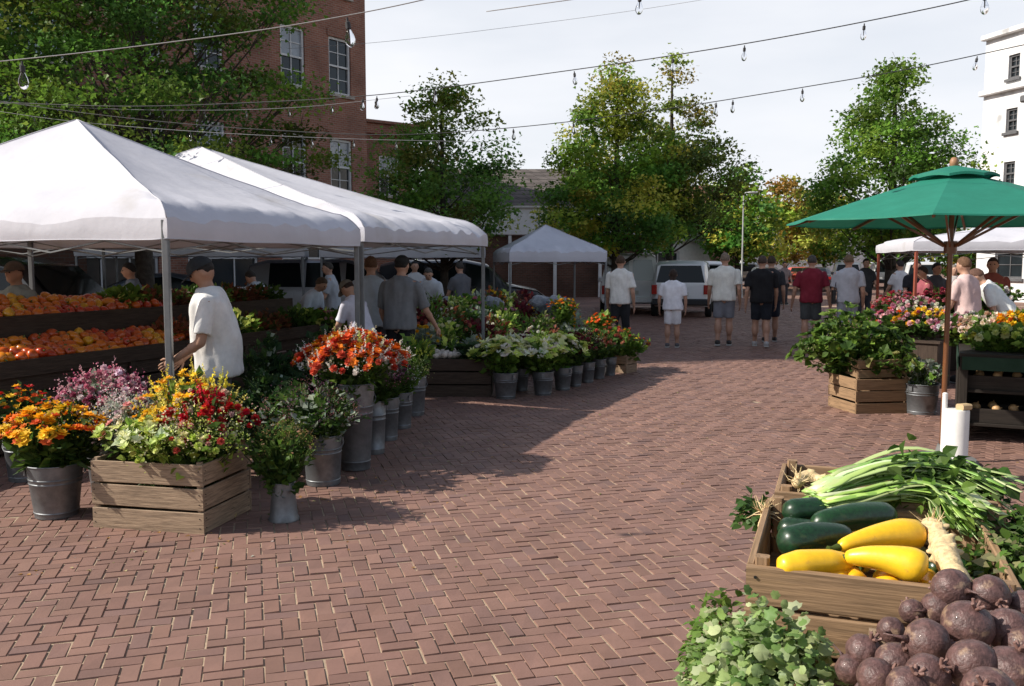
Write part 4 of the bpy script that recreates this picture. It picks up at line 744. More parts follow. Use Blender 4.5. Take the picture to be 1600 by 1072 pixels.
person('stall keeper in a flat cap and grey tee standing behind the orange fruit', (-5.05, 9.15, 0), R(160), 1.66, 1.05, shirt=(.22, .24, .22), hair=((.04, .02, .015), 'short'), cap=(.10, .075, .055), skin=(.36, .20, .13), arms=(((.03, .05, -.17), (-.03, .10, -.09)),)*2, vox=.015)
bgp = [(212, 9.2, 13, 120, 1.66, (.20, .24, .30), (.03, .03, .03), 'person in a pale blue shirt behind the fruit left of the vendor', .1),
 (470, 13.2, 13.2, 250, 1.55, (.55, .62, .72), (.12, .08, .05), 'person in a light blue tee bending in front of the silver roofed car', .55),
 (415, 14, 14.5, 60, 1.62, (.45, .48, .52), (.05, .04, .03), 'person in a grey white tee beside the bending one', .5),
 (520, 15, 16, 100, 1.68, (.4, .42, .45), (.05, .04, .03), 'person in a pale grey shirt behind the boy in the cap', .1),
 (672, 17, 17, 180, 1.66, (.45, .47, .5), (.1, .09, .08), 'stooping grey haired person left of the dark tree trunk', .5),
 (722, 17, 18, 40, 1.68, (.12, .12, .13), (.06, .05, .04), 'person in dark clothes right of the dark tree trunk', .1),
 (648, 16, 19, 200, 1.7, (.5, .5, .5), (.03, .03, .03), 'far person in light shirt left of the dark trunk', .0)]
for px, _, Y, r_, h, c, hc_, lb, ln in bgp:
    p = PY(px, 440, Y); person(lb, (p[0], Y, 0), R(r_), h, 1.0, lean=ln, shirt=c, hair=(hc_, 'short'), bottom=('trousers', (.03, .03, .035)), vox=.022, group='shoppers under the left canopies', arms=(((.02, .08, -.16), (-.02, .10, -.10)),)*2)
bgr = [(1516, 12.2, 30, 1.74, (.58, .42, .40), (.20, .10, .05), 'person in a faded pink tee behind the orange flowers', .12),
 (1580, 12.4, 60, 1.72, (.66, .68, .66), (.18, .09, .06), 'person in a white tee leaning over the dark greenery at the right edge', .62),
 (1550, 14.6, 150, 1.74, (.25, .07, .05), (.05, .03, .02), 'person in a rust red top between the pink tee and the white tee', .0),
 (1462, 17.0, 200, 1.66, (.06, .065, .08), (.03, .02, .02), 'person in a navy top under the red framed canopy', .0),
 (1490, 18.5, 170, 1.62, (.5, .46, .44), (.28, .24, .2), 'grey haired person in a pale top right of the navy one', .0),
 (1432, 19.0, 160, 1.7, (.02, .02, .025), (.02, .02, .02), 'person in black beside the umbrella side tree', .0),
 (1406, 21.5, 20, 1.72, (.6, .6, .62), (.04, .03, .03), 'person in a white shirt just right of the bright tree trunk', .0),
 (1352, 24.0, 190, 1.78, (.03, .03, .035), (.03, .02, .02), 'person in black right behind the light grey tee', .0),
 (1225, 36.0, 190, 1.72, (.25, .2, .2), (.02, .02, .02), 'far person in a dark cap in the gap beside the charcoal tee', .0),
 (1448, 15.6, 90, 1.6, (.3, .08, .1), (.05, .04, .03), 'person in a wine red top behind the canopy frame post', .1)]
for px, Y, r_, h, c, hc_, lb, ln in bgr:
    p = PY(px, 440, Y); person(lb, (p[0], Y, 0), R(r_), h, 1.0, lean=ln, shirt=c, hair=(hc_, 'short'), bottom=('trousers', (.04, .04, .05)), vox=.022, group='shoppers at the right side', arms=(((.02, .06, -.17), (-.02, .10, -.10)),)*2)
# ---------------------------------------------------------------- buckets, crates, bouquets
def bucket(label, loc, r=.15, h=.33, taper=.78, group='galvanised flower buckets', rib=True, name='bucket', flip=False, rz=None, seg=28):
    t = thing(name, label, 'bucket', loc, rnd.random()*6 if rz is None else rz, group); rb = r*taper; m = MB()
    def rr(z): return rb+(r-rb)*z/h
    P = [(0, .006), (rb-.008, .006), (rb, 0), (rb+.002, .012)]
    if rib:
        for zz_ in (.10, .66, .74): z = h*zz_; P += [(rr(z-.005), z-.005), (rr(z)+.0035, z-.002), (rr(z)+.0035, z+.002), (rr(z+.005), z+.005)]
    P += [(rr(h-.002), h-.002), (rr(h)-.005, h-.002), (rr(h*.5)-.006, h*.5), (rb-.006, .02), (0, .02)]
    m.lathe(P, (0, 0, 0), seg); m.build('body', GALV, t, smooth=50)
    m = MB(); a = np.linspace(0, 2*math.pi, 8, endpoint=False); m.lathe([(r+.006*math.cos(q), h+.006*math.sin(q)) for q in a], (0, 0, 0), seg, closed=True); m.build('rim', GALV, t, smooth=180)
    if rib:
        m = MB(); a = np.linspace(0, math.pi, 15); m.tube([(r*1.07*math.cos(q), -.02-r*.78*math.sin(q)*.9, h*.86-r*.55*math.sin(q)) for q in a], .003, 6); m.build('handle', GALV, t, smooth=180)
        for sg in (1, -1): m = MB(); m.box((sg*(r+.004), 0, h*.87), (.012, .04, .05), ch=.004); m.build('ear', GALV, t)
    return t
def crate(label, loc, rz, lx, ly, h, ns=3, wm=None, gap=.014, floor=.01, group='slatted wooden crates', posts=True, nails=True, th=.014, tilt=None):
    wm = wm or WOOD; t = thing('crate', label, 'crate', loc, rz, group); sh = (h-(ns-1)*gap)/ns
    if tilt: t.rotation_euler = (tilt[0], tilt[1], rz)
    for (dx, dy, ln, ax) in ((0, -1, lx, 0), (0, 1, lx, 0), (-1, 0, ly-2*th-.004, 1), (1, 0, ly-2*th-.004, 1)):
        m = MB()
        for k in range(ns):
            z = k*(sh+gap)+sh/2; j = RS.normal(0, .0022, 3)
            if ax == 0: m.box((j[0], dy*(ly/2-th/2)+j[1]*.4, z+j[2]), (ln, th, sh), rotx(RS.normal(0, .01))@roty(RS.normal(0, .003)), ch=.003)
            else: m.box((dx*(lx/2-th/2), j[0], z+j[2]), (th, ln, sh), rotz(RS.normal(0, .002)), ch=.003)
        p = m.build('side_panel', wm, t)
        if nails:
            m = MB()
            for k in range(ns):
                z = k*(sh+gap)
                for fz in (.28, .72):
                    for sg in (1, -1):
                        if ax == 0: m.lathe([(0, .0035), (.0035, .0035), (.0035, 0)], (sg*(ln/2-.022), dy*(ly/2), z+sh*fz), 8, M=rotx(math.pi/2*(1 if dy < 0 else -1)))
                        else: m.lathe([(0, .0035), (.0035, .0035), (.0035, 0)], (dx*(lx/2), sg*(ln/2-.02), z+sh*fz), 8, M=roty(math.pi/2*dx))
            m.build('nails', BLACK, p)
    if posts:
        for sx_ in (1, -1):
            for sy_ in (1, -1): m = MB(); m.box((sx_*(lx/2-th-.017), sy_*(ly/2-th-.017), h/2+.008), (.032, .032, h+.014), ch=.005); m.build('corner_post', wm, t)
    m = MB(); nb = max(3, int(ly/.11)); wd = (ly-2*th-.01)/nb
    for k in range(nb): m.box((0, -ly/2+th+.005+wd*(k+.5), floor+.006), (lx-2*th-.004, wd-.008, .011), ch=.002)
    m.build('bottom', wm, t); return t
STEMC = [(.07, .12, .03), (.05, .10, .025), (.09, .13, .04)]
def bouquet(label, base, R, Hh, flowers, leaves, mr=.1, name='bouquet', cat='flowers', group='bunches of cut flowers', seed=0, dome=.45, stems=None, lean=(0, 0), sub=.12):
    """flowers: list of (kind, palette, n, size, (rmin, rmax)); leaves: list of (palette, n, length, template, (t0, t1))"""
    global RS
    RS = np.random.RandomState(1000+seed); t = thing(name, label, cat, base, 0, group)
    ms = MB(); heads = []
    def head(n, rng):
        u = RS.rand(n); rho = np.sqrt(rng[0]**2+u*(rng[1]**2-rng[0]**2)); a = RS.rand(n)*6.283; wob = 1+.12*np.sin(3*a+seed)+.08*np.sin(5*a+seed*2)
        z = Hh*(1-dome*rho**2)*(.80+.24*RS.rand(n)); return np.stack([rho*R*np.cos(a)*wob+lean[0]*z, rho*R*np.sin(a)*wob+lean[1]*z, z], 1)
    allst = []; lf = None
    for kind, pal, n, size, rng in flowers:
        P = head(n, rng); b0 = RS.normal(0, mr*.35, (n, 3)); b0[:, 2] = -sub; D = P-b0; D /= np.linalg.norm(D, axis=1, keepdims=True); Dz = D.copy(); Dz[:, 2] += .5; m = MB()
        Z = Dz+RS.normal(0, .35, (n, 3)); Z /= np.linalg.norm(Z, axis=1, keepdims=True); c = pick(pal, n)
        for k in range(n): allst.append((b0[k], P[k]))
        if kind in ('daisy', 'lily', 'ball'):
            T = dict(daisy=DAISY, lily=LILY, ball=BALL)[kind]; M = frames(RS.normal(size=(n, 3)), Z); Y = np.cross(Z, M[:, :, 0]); M = np.stack([M[:, :, 0], Y, Z], 2)*(size*(.7+.6*RS.rand(n)))[:, None, None]
            m.scatter(*T, P, M, c)
        elif kind == 'spike':
            k = 22; f = np.tile(np.linspace(0, 1, k), n); i = np.repeat(np.arange(n), k); L_ = size*5*(.7+.6*RS.rand(n))
            pos = P[i]+Z[i]*(f*L_[i]-.5*L_[i])[:, None]; a = RS.rand(n*k)*6.28; side = np.stack([np.cos(a), np.sin(a), .6+0*a], 1)
            Mx = frames(side)*(size*(1.15-f*.8)*(.7+.5*RS.rand(n*k)))[:, None, None]; cx = c[i]*(1+RS.normal(0, .12, (n*k, 1)))
            for q in range(n): s_ = slice(q*k, q*k+k); MB().scatter(*LEAF, pos[s_], Mx[s_], cx[s_]).build('flower_spike', PETAL, t)
        elif kind == 'spray':
            k = 26; i = np.repeat(np.arange(n), k); pos = P[i]+RS.normal(0, size*1.6, (n*k, 3)); m.scatter(*LEAF, pos, frames(RS.normal(size=(n*k, 3)))*(size*.55), c[i]*(1+RS.normal(0, .15, (n*k, 1))))
        elif kind == 'leafy':
            k = 7; i = np.repeat(np.arange(n), k); a = np.tile(np.arange(k)*2*math.pi/k, n)+np.repeat(RS.rand(n)*6, k)
            X = np.cross(Z, A(.3, .2, 1)); X /= np.linalg.norm(X, axis=1, keepdims=True); Y = np.cross(Z, X); d = X[i]*np.cos(a)[:, None]+Y[i]*np.sin(a)[:, None]+Z[i]*(.25+.6*RS.rand(n*k))[:, None]
            m.scatter(*LEAF2, P[i], frames(d, Z[i]+RS.normal(0, .2, (n*k, 3)))*(size*(.6+.6*RS.rand(n*k)))[:, None, None], c[i]*(1+RS.normal(0, .1, (n*k, 1))))
        if kind == 'leafy': lf = m
        elif kind != 'spike': m.build('blossoms', PETAL, t)
    extra = head(40, (0, 1)); 
    for k in range(40): allst.append((A(*(RS.normal(0, mr*.35, 2)), -sub), extra[k]*.93))
    ns_ = min(len(allst), stems or 110); ch_ = RS.permutation(len(allst))[:ns_]
    for k in ch_:
        a, b = allst[k]; mid = a*.55+b*.45; mid[:2] *= .75; ms.tube([a, mid, b], [.0035, .003, .002], 4, pick(STEMC, 1)[0], cap=False)
    ms.build('stems', LEAFM, t)
    if leaves or lf:
        m = lf or MB(); SA = np.array([s_[0] for s_ in allst]); SB = np.array([s_[1] for s_ in allst])
        for pal, n, ln, T, (t0, t1) in leaves:
            i = RS.randint(0, len(SA), n); f = t0+(t1-t0)*RS.rand(n); mid = SA[i]*.55+SB[i]*.45; mid[:, :2] *= .75
            P = ((1-f)**2)[:, None]*SA[i]+(2*f*(1-f))[:, None]*mid*1.0+(f**2)[:, None]*SB[i]; P += RS.normal(0, .012, P.shape)
            d = P.copy(); d[:, 2] = np.abs(d[:, 2])*.6+.05; d /= np.linalg.norm(d, axis=1, keepdims=True); d += RS.normal(0, .55, d.shape)
            z = RS.normal(0, .5, d.shape); z[:, 2] += 1; m.scatter(*T, P, frames(d, z)*(ln*(.5+.8*RS.rand(n)))[:, None, None], pick(pal, n, .2))
        m.build('foliage', LEAFM, t)
    return t
ORG = [(.75, .16, .015), (.8, .22, .02), (.6, .08, .015), (.7, .12, .03)]; REDF = [(.55, .015, .02), (.6, .03, .03), (.45, .01, .03)]; YLW = [(.85, .50, .02), (.8, .58, .05), (.85, .42, .015)]
WHT = [(.72, .70, .62), (.68, .66, .5), (.75, .72, .68)]; PNK = [(.60, .22, .30), (.55, .30, .36), (.65, .38, .42), (.45, .10, .18)]; PUR = [(.14, .05, .09), (.20, .08, .14), (.28, .16, .22)]
LIM = [(.60, .68, .16), (.72, .76, .32), (.50, .62, .13), (.80, .80, .50)]; SIL = [(.32, .38, .30), (.40, .44, .36), (.25, .32, .24)]; GN = [(.06, .12, .025), (.09, .16, .03), (.045, .09, .02)]; GD = [(.022, .055, .018), (.03, .07, .022), (.045, .085, .028)]; GB = [(.12, .22, .03), (.17, .27, .05), (.09, .18, .03)]
BUR = [(.14, .018, .03), (.22, .04, .05), (.10, .02, .03)]
def G(px, py, z=0.): return PG(px, py, z)
# near group at the left --------------------------------------------------
p = G(83, 814); p[1] += .15; p[0] -= .05; bucket('front left galvanised bucket holding yellow and orange flowers', p, .172, .345, .76)
bouquet('yellow and orange flowers in the front left bucket', p+A(0, 0, .34), .35, .40, [('daisy', YLW, 120, .042, (0, .95)), ('daisy', ORG, 45, .036, (.3, 1)), ('spray', [(.75, .45, .3)]+YLW, 14, .03, (.5, 1))], [(GN, 420, .10, LEAF, (.2, .9)), (GN, 220, .14, BLADE, (.15, .8))], .13, seed=1)
p = G(20, 770); p[0] -= .12; p[1] += .4; bucket('galvanised bucket of red orange flowers at the left edge', p, .15, .36)
bouquet('small red and orange flowers at the left edge behind the yellow ones', p+A(0, 0, .33), .30, .38, [('daisy', ORG+REDF[:1], 60, .024, (0, 1)), ('daisy', YLW, 25, .03, (0, 1))], [(GD, 420, .09, LEAF, (.2, .95))], .12, seed=2)
p = A(-2.86, 6.28, 0); bucket('galvanised bucket hidden behind the crate with pink flowers', p, .16, .36)
bouquet('fluffy pink flowers behind the yellow flowers', p+A(0, 0, .36), .30, .54, [('ball', PNK+[(.7, .50, .55), (.72, .6, .62)], 170, .026, (0, .95)), ('spray', PNK, 40, .03, (.3, 1)), ('spike', PNK, 16, .03, (.2, 1))], [(SIL, 500, .09, LEAF, (.3, .92)), (GN, 200, .1, LEAF, (.2, .8))], .12, seed=3, dome=.35)
p = A(-2.60, 5.98, 0); bucket('galvanised bucket with silvery foliage wedged between the front left bucket and the crate', p, .13, .33)
bouquet('silvery green and pale pink foliage left of the crate', p+A(0, 0, .33), .25, .42, [('ball', [(.62, .50, .48), (.60, .58, .50)], 70, .022, (0, 1)), ('spray', [(.62, .50, .48), (.55, .55, .48)], 60, .03, (0, 1))], [(SIL, 700, .075, LEAF, (.3, 1))], .1, seed=4)
cc = G(318, 836); ang = R(-12.7); ex = A(math.cos(ang), math.sin(ang), 0); ey = A(-ex[1], ex[0], 0); cpos = cc-ex*.385+ey*.29
crate('large weathered three slat crate full of mixed flowers in the left foreground', cpos, ang, .77, .58, .425, 3, group='slatted wooden crates', floor=.02)
def inC(x, y, z): return cpos+ex*x+ey*y+A(0, 0, z)
bouquet('pale green variegated leaves along the front of the large flower crate', inC(-.05, -.06, .36), .39, .30, [('leafy', [(.55, .62, .16), (.66, .70, .30), (.45, .55, .12), (.72, .74, .50)], 80, .05, (0, .95)), ('lily', [(.70, .74, .45), (.6, .68, .25)], 60, .04, (.1, .95))], [([(.28, .36, .06), (.38, .46, .10), (.2, .3, .05)], 700, .06, LEAF2, (.5, 1))], .2, seed=5, dome=.3, name='foliage_bunch')
bouquet('yellow flowers at the back of the large flower crate', inC(.02, .14, .33), .36, .64, [('spike', [(.78, .62, .05), (.75, .68, .15)], 44, .030, (0, .9)), ('daisy', YLW, 50, .036, (0, 1))], [(GB, 300, .09, LEAF, (.3, .95))], .16, seed=6)
bouquet('red flowers at the right of the large flower crate', inC(.19, .04, .33), .30, .52, [('spike', REDF, 26, .030, (0, .8)), ('ball', REDF+[(.6, .06, .05)], 60, .030, (0, 1)), ('ball', [(.72, .5, .42), (.7, .6, .4)], 40, .022, (.3, 1)), ('spray', [(.7, .45, .4), (.6, .62, .3)], 30, .028, (.4, 1))], [(GN, 240, .09, LEAF, (.3, .95))], .14, seed=7)
bouquet('orange and pinkish flowers at the left of the large flower crate', inC(-.22, .06, .33), .28, .44, [('daisy', [(.75, .42, .22), (.72, .30, .25), (.65, .50, .40)], 55, .034, (0, 1))], [(GN, 220, .08, LEAF, (.3, .95))], .14, seed=8)
bouquet('lime and coral blooms at the right corner of the large flower crate', inC(.22, -.08, .32), .29, .38, [('spray', LIM, 60, .030, (0, 1)), ('ball', LIM+[(.62, .12, .08), (.65, .35, .28)], 60, .026, (0, 1))], [([(.30, .40, .07), (.2, .3, .05)], 300, .07, LEAF2, (.3, 1))], .14, seed=9)
p = G(438, 818); p[1] += .09
t_ = thing('metal_vase', 'small galvanised vase wider at its foot standing right of the flower crate', 'vase', p)
m = MB(); m.lathe([(0, .004), (.092, .004), (.098, 0), (.098, .012), (.088, .03), (.080, .12), (.073, .2), (.075, .245), (.070, .245), (.068, .2), (.075, .1), (.08, .02), (0, .02)], (0, 0, 0), 28); m.build('body', GALV, t_, smooth=50)
m = MB(); m.lathe([(.0755+.004*math.cos(q), .247+.004*math.sin(q)) for q in np.linspace(0, 6.28, 8, endpoint=False)], (0, 0, 0), 28, closed=True); m.build('rim', GALV, t_, smooth=180)
bouquet('loose sprigs of green buds in the small vase', p+A(0, 0, .24), .23, .44, [('spray', [(.22, .26, .05), (.3, .2, .08)], 46, .014, (0, 1)), ('daisy', [(.5, .3, .18)], 22, .012, (0, 1))], [(GN, 640, .055, LEAF, (.15, 1)), (GB, 160, .05, LEAF, (.4, 1))], .06, seed=10, dome=.5)
p = G(499, 762); p[1] += .14; bucket('squat galvanised bucket of dark greenery right of the small vase', p, .145, .37, .86)
bouquet('dusky green and purple greenery in the squat bucket', p+A(0, 0, .36), .42, .40, [('spray', PUR, 40, .018, (0, 1)), ('spray', [(.3, .12, .10)], 20, .016, (0, 1))], [(GN+SIL[:1], 1500, .065, LEAF, (.25, 1))], .12, seed=11, dome=.55, lean=(-.35, 0))
p = G(551, 738); p[1] += .15; bucket('tall galvanised bucket under the big orange and white bouquet', p, .155, .69, .74)
bouquet('big round bouquet of orange, red and white flowers in the tall bucket', p+A(-.01, 0, .68), .44, .44, [('spike', WHT, 60, .032, (.62, 1)), ('spike', WHT+LIM[:1], 30, .028, (.0, .5)), ('daisy', ORG, 170, .044, (0, .92)), ('ball', [(.55, .06, .03), (.62, .1, .05)], 70, .036, (.3, 1)), ('daisy', YLW, 26, .042, (0, .7)), ('spray', WHT, 24, .02, (.7, 1))], [(GN, 520, .12, BLADE, (.15, .7)), (GB, 200, .08, LEAF, (.3, .8))], .12, seed=12, dome=.62, stems=160)
rowb = [(583, 711, .085, .46, 'purple', 'bucket of dusky purple blooms, first behind the tall bucket'), (604, 690, .09, .40, 'mix', 'bucket of white and mauve flowers, second behind the tall bucket'), (625, 671, .10, .36, 'lime', 'bucket of lime sprigs, third behind the tall bucket'), (646, 651, .11, .42, 'lime2', 'bucket of tall yellow green sprigs by the wooden crate, last of the left row')]
fl = {'purple': ([('spray', PUR+PNK[:1], 50, .024, (0, 1)), ('ball', PUR, 30, .03, (0, 1))], 'dusky purple flowers just right of the orange bouquet'), 'mix': ([('spray', WHT, 34, .022, (0, 1)), ('ball', PUR, 30, .024, (0, 1))], 'white and mauve flowers right of the orange bouquet'), 'lime': ([('spray', LIM, 40, .02, (0, 1))], 'lime green sprigs behind the mauve flowers'), 'lime2': ([('spike', [(.48, .55, .08)], 40, .022, (0, 1))], 'tall yellow green spikes beside the grey shirted man')}
for k, (px, py, r_, h, ty, lb) in enumerate(rowb):
    p = G(px, py); p[1] += r_; bucket(lb, p, r_+.02, h, .8); bouquet(fl[ty][1], p+A(0, 0, h), .26, .40+.06*(k == 3), fl[ty][0], [(GN if k < 2 else GB, 520, .075, LEAF, (.2, 1))], .07, seed=13+k)
for k, (x, y, h, r_, lb) in enumerate([(-2.15, 7.75, .74, .42, 'dark leafy herb bush behind the flower crate'), (-1.75, 8.3, .80, .36, 'dark feathery herb bush behind the squat bucket'), (-1.92, 7.0, .52, .42, 'low dark green herb bush between crate and tall bucket'), (-2.42, 6.55, .34, .3, 'low dark herb bush right behind the flower crate')]):
    bucket('galvanised tub under the %s' % lb, (x, y, 0), .16, .28, seg=20); bouquet(lb, A(x, y, .28), r_, h, [('spray', [(.10, .15, .07)], 30, .02, (0, 1))], [(GD, 1500, .08, LEAF, (.2, 1)), (SIL[:1]+GN, 400, .06, LEAF, (.5, 1))], .12, seed=20+k, name='herb_bush', cat='plant', group='dark herb bushes', dome=.7)
# middle row ---------------------------------------------------------------
mid = [(790, 625, .155, .315, 'lime', 'front bucket of the middle row with white and lime leaves'), (815, 612, .10, .29, 'lime', 'narrow bucket just behind the front bucket of the middle row'), (849, 619, .14, .29, 'lime', 'second front bucket of the middle row with lime lilies'), (880, 611, .125, .29, 'lime', 'third bucket of the middle row'), (900, 605, .10, .28, 'bur', 'fourth bucket of the middle row with burgundy flowers'), (919, 599, .105, .28, 'bur', 'fifth bucket of the middle row'), (937, 593, .10, .28, 'bur2', 'sixth bucket of the middle row with coral blossoms'), (954, 588, .10, .27, 'bur2', 'seventh bucket of the middle row next to the end crate')]
names = {'lime': 'white and lime leaves', 'bur': 'burgundy and green flowers', 'bur2': 'coral and green flowers'}
for k, (px, py, r_, h, ty, lb) in enumerate(mid):
    p = G(px, py); p[1] += r_; bucket(lb, p, r_, h, .74, seg=22)
    f_ = {'lime': [('leafy', LIM+[(.74, .74, .6)], 46, .085, (0, 1)), ('lily', WHT+LIM, 34, .055, (0, 1))], 'bur': [('ball', BUR, 50, .036, (0, 1)), ('spray', LIM, 18, .024, (0, 1))], 'bur2': [('ball', [(.5, .12, .08), (.55, .25, .15)], 44, .032, (0, 1)), ('spray', GB, 18, .024, (0, 1)), ('daisy', YLW, 10, .03, (0, 1))]}[ty]
    bouquet('%s in the %s' % (names[ty], lb.split(' with')[0].replace('of the middle row next to the end crate', 'of the middle row').replace('narrow bucket just behind', 'narrow bucket behind')), p+A(-.06, .05, h), .33, .42, f_, [(GB if ty == 'lime' else GN, 340, .09, LEAF, (.3, 1))], .09, seed=30+k, stems=40)
p = G(975, 583); crate('low wooden crate at the far end of the middle bucket row', p+A(.02, .15, 0), R(55), .34, .26, .26, 2, nails=False)
bouquet('yellow, coral and green flowers in the end crate of the middle row', p+A(0, .15, .2), .36, .46, [('daisy', YLW, 26, .032, (0, 1)), ('ball', [(.5, .12, .08)], 36, .034, (0, 1))], [(GB, 600, .09, LEAF, (.3, 1))], .12, seed=40, stems=40)
a_ = G(664, 620); b_ = G(772, 622); md = (a_+b_)/2; crate('long dark wooden crate with kale and garlic in front of the plant bench', md+A(-.02, .30, 0), R(-2), .84, .56, .47, 3, WOODD, floor=.2, nails=False)
bouquet('dark green kale in the long dark crate', md+A(.14, .28, .34), .30, .26, [('leafy', GD, 26, .10, (0, 1))], [(GD+GN[:1], 380, .09, LEAF2, (.3, 1))], .15, seed=41, name='kale', cat='vegetable', dome=.3, stems=30, group='vegetables')
m = MB()
for k in range(13):
    x, y = RS.uniform(-.36, -.02), RS.uniform(.12, .46); m = MB(); m.ell((0, 0, 0), A(.045, .045, .038), None, 12, 8, fn=lambda V: V*(1+.06*np.cos(6*np.arctan2(V[:, 1], V[:, 0])))[:, None]); m.tube([(0, 0, .03), (.004, 0, .06), (.01, .004, .09)], [.012, .007, .005], 6)
    o = m.build('garlic_bulb', mat('garlic', (.62, .55, .48), .6, var=.1), None, smooth=180, loc=md+A(x, y, .50+.03*RS.rand())); o.rotation_euler = (RS.normal(0, .6), RS.normal(0, .6), RS.rand()*6); tag(o, 'pale garlic bulb at the left end of the long dark crate', 'garlic', 'garlic bulbs in the dark crate')
m = MB(); 
# stepped plant bench
bd = nrm(A(.55, .83)); ba = math.atan2(bd[1], bd[0]); bp_ = A(-bd[1], bd[0]); b0 = A(-.62, 11.55); BL = 4.3
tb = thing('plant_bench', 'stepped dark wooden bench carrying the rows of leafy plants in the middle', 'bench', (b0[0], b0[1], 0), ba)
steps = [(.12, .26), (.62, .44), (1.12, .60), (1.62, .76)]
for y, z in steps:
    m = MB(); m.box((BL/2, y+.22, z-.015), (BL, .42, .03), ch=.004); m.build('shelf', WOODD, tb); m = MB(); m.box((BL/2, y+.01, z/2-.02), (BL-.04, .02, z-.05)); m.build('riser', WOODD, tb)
LITE = 1
looks = [('lime green leafy', GB+LIM[:1], LEAF2, .10), ('mid green bushy', GN, LEAF, .08), ('burgundy leaved', BUR+[(.12, .06, .05)], LEAF2, .09), ('grey green round', SIL, LEAF2, .08), ('bright green spiky', GB, BLADE, .11), ('rusty red and green', [(.25, .08, .04), (.10, .12, .03)], LEAF, .08), ('yellow green', LIM+GB, LEAF, .08)]
pinks = [PNK, WHT, YLW, BUR, [(.5, .15, .1)]]
ordn = ['first', 'second', 'third', 'fourth', 'fifth', 'sixth', 'seventh', 'eighth', 'ninth', 'tenth', 'eleventh', 'twelfth']; stn = ['lowest', 'second', 'third', 'top']
def potted(label, loc, r, h, look, seed, n=300, fl_=None, pot=True, group='potted plants on the stepped bench'):
    rs = np.random.RandomState(seed); t = thing('potted_plant', label, 'plant', loc, 0, group); z0 = 0
    if pot: m = MB(); pr = r*.5; m.lathe([(0, 0), (pr*.75, 0), (pr, .13), (pr*1.08, .13), (pr*1.08, .15), (pr*.9, .15), (0, .13)], (0, 0, 0), 14); m.build('pot', mat('clay_pot', (.10, .06, .045), .8, var=.2), t, smooth=40); z0 = .12
    d = rs.normal(0, 1, (n, 3)); d[:, 2] = np.abs(d[:, 2])*.8-.1; d /= np.linalg.norm(d, axis=1, keepdims=True); rad = rs.rand(n)**.4*(1+.2*np.sin(4*np.arctan2(d[:, 1], d[:, 0])+seed)); P = d*rad[:, None]*A(r, r, h); P[:, 2] += z0
    m = MB(); dd = d+rs.normal(0, .5, d.shape); dd[:, 2] += .25; z = rs.normal(0, .5, d.shape); z[:, 2] += 1; m.scatter(*look[2], P, frames(dd, z)*(look[3]*(.6+.7*rs.rand(n)))[:, None, None], pick(look[1], n, .2)); m.build('foliage', LEAFM, t)
    if fl_ is not None:
        k = 26; d2_ = rs.normal(0, 1, (k, 3)); d2_[:, 2] = abs(d2_[:, 2])+.2; d2_ /= np.linalg.norm(d2_, axis=1, keepdims=True); P2_ = d2_*A(r, r, h)*1.05; P2_[:, 2] += z0; M = frames(rs.normal(size=(k, 3)), d2_); M = np.stack([M[:, :, 0], np.cross(d2_, M[:, :, 0]), d2_], 2)*.03; m = MB(); m.scatter(*BALL, P2_, M, pick(fl_, k)); m.build('blossoms', PETAL, t)
    return t
sd_ = 0
for si, (y, z) in enumerate(steps):
    npl = 11
    for k in range(npl):
        sd_ += 1; lk = looks[(si*3+k*2+(k*k) % 3) % len(looks)]; x = (k+.5)*BL/npl+RS.normal(0, .04); q = b0+bd*x+bp_*(y+.2); hv = .15+.10*RS.rand()
        f_ = pinks[sd_ % 5] if sd_ % 2 == 0 else None
        potted('%s plant, %s from the left on the %s bench step' % (lk[0], ordn[k], stn[si]), (q[0], q[1], z), .22+.04*RS.rand(), hv+.05, lk, sd_, 260, f_)
for k in range(4):  # plastic wrapped bunches at the back of the bench
    p = PY((845, 872, 770, 700)[k], 440, (15.3, 15.0, 14.9, 14.6)[k]); m = MB(); rs = np.random.RandomState(k)
    def crum(V): return V*np.array([1+.28*mnoise.noise(Vector(v*2.6)+Vector((k*3, 0, 0))) for v in V])[:, None]*np.stack([.6+.5*(V[:, 2]+1)/2]*2+[np.ones(len(V))], 1)
    m.ell((0, 0, .17), (.21, .17, .18), None, 26, 16, fn=crum); o = m.build('wrapped_bunch', mat('clear_wrap', (.20, .22, .25), .35, var=.4, vscale=6, bump=.8, bscale=10, bdist=.05), None, smooth=50, loc=(p[0], p[1], .74))
    tag(o, ['bunch wrapped in grey plastic beside the orange blooms at the top of the bench', 'smaller wrapped bunch nearest the white panel van', 'wrapped bunch left of the middle of the bench top', 'wrapped bunch near the dark tree trunk'][k], 'wrapped flowers', 'plastic wrapped bunches')
for k, (px, Y, z, lb, pal) in enumerate([(880, 14.7, .85, 'orange and yellow blooms standing above the wrapped bunch', ORG+YLW), (940, 13.9, .65, 'orange berries beside the man in white and dark trousers', ORG)]):
    p = PY(px, 440, Y); bouquet(lb, (p[0], Y, z-.1), .25, .34, [('daisy', pal, 60, .035, (0, 1))], [(GB, 300, .08, LEAF, (.3, 1))], .08, seed=50+k, stems=30)
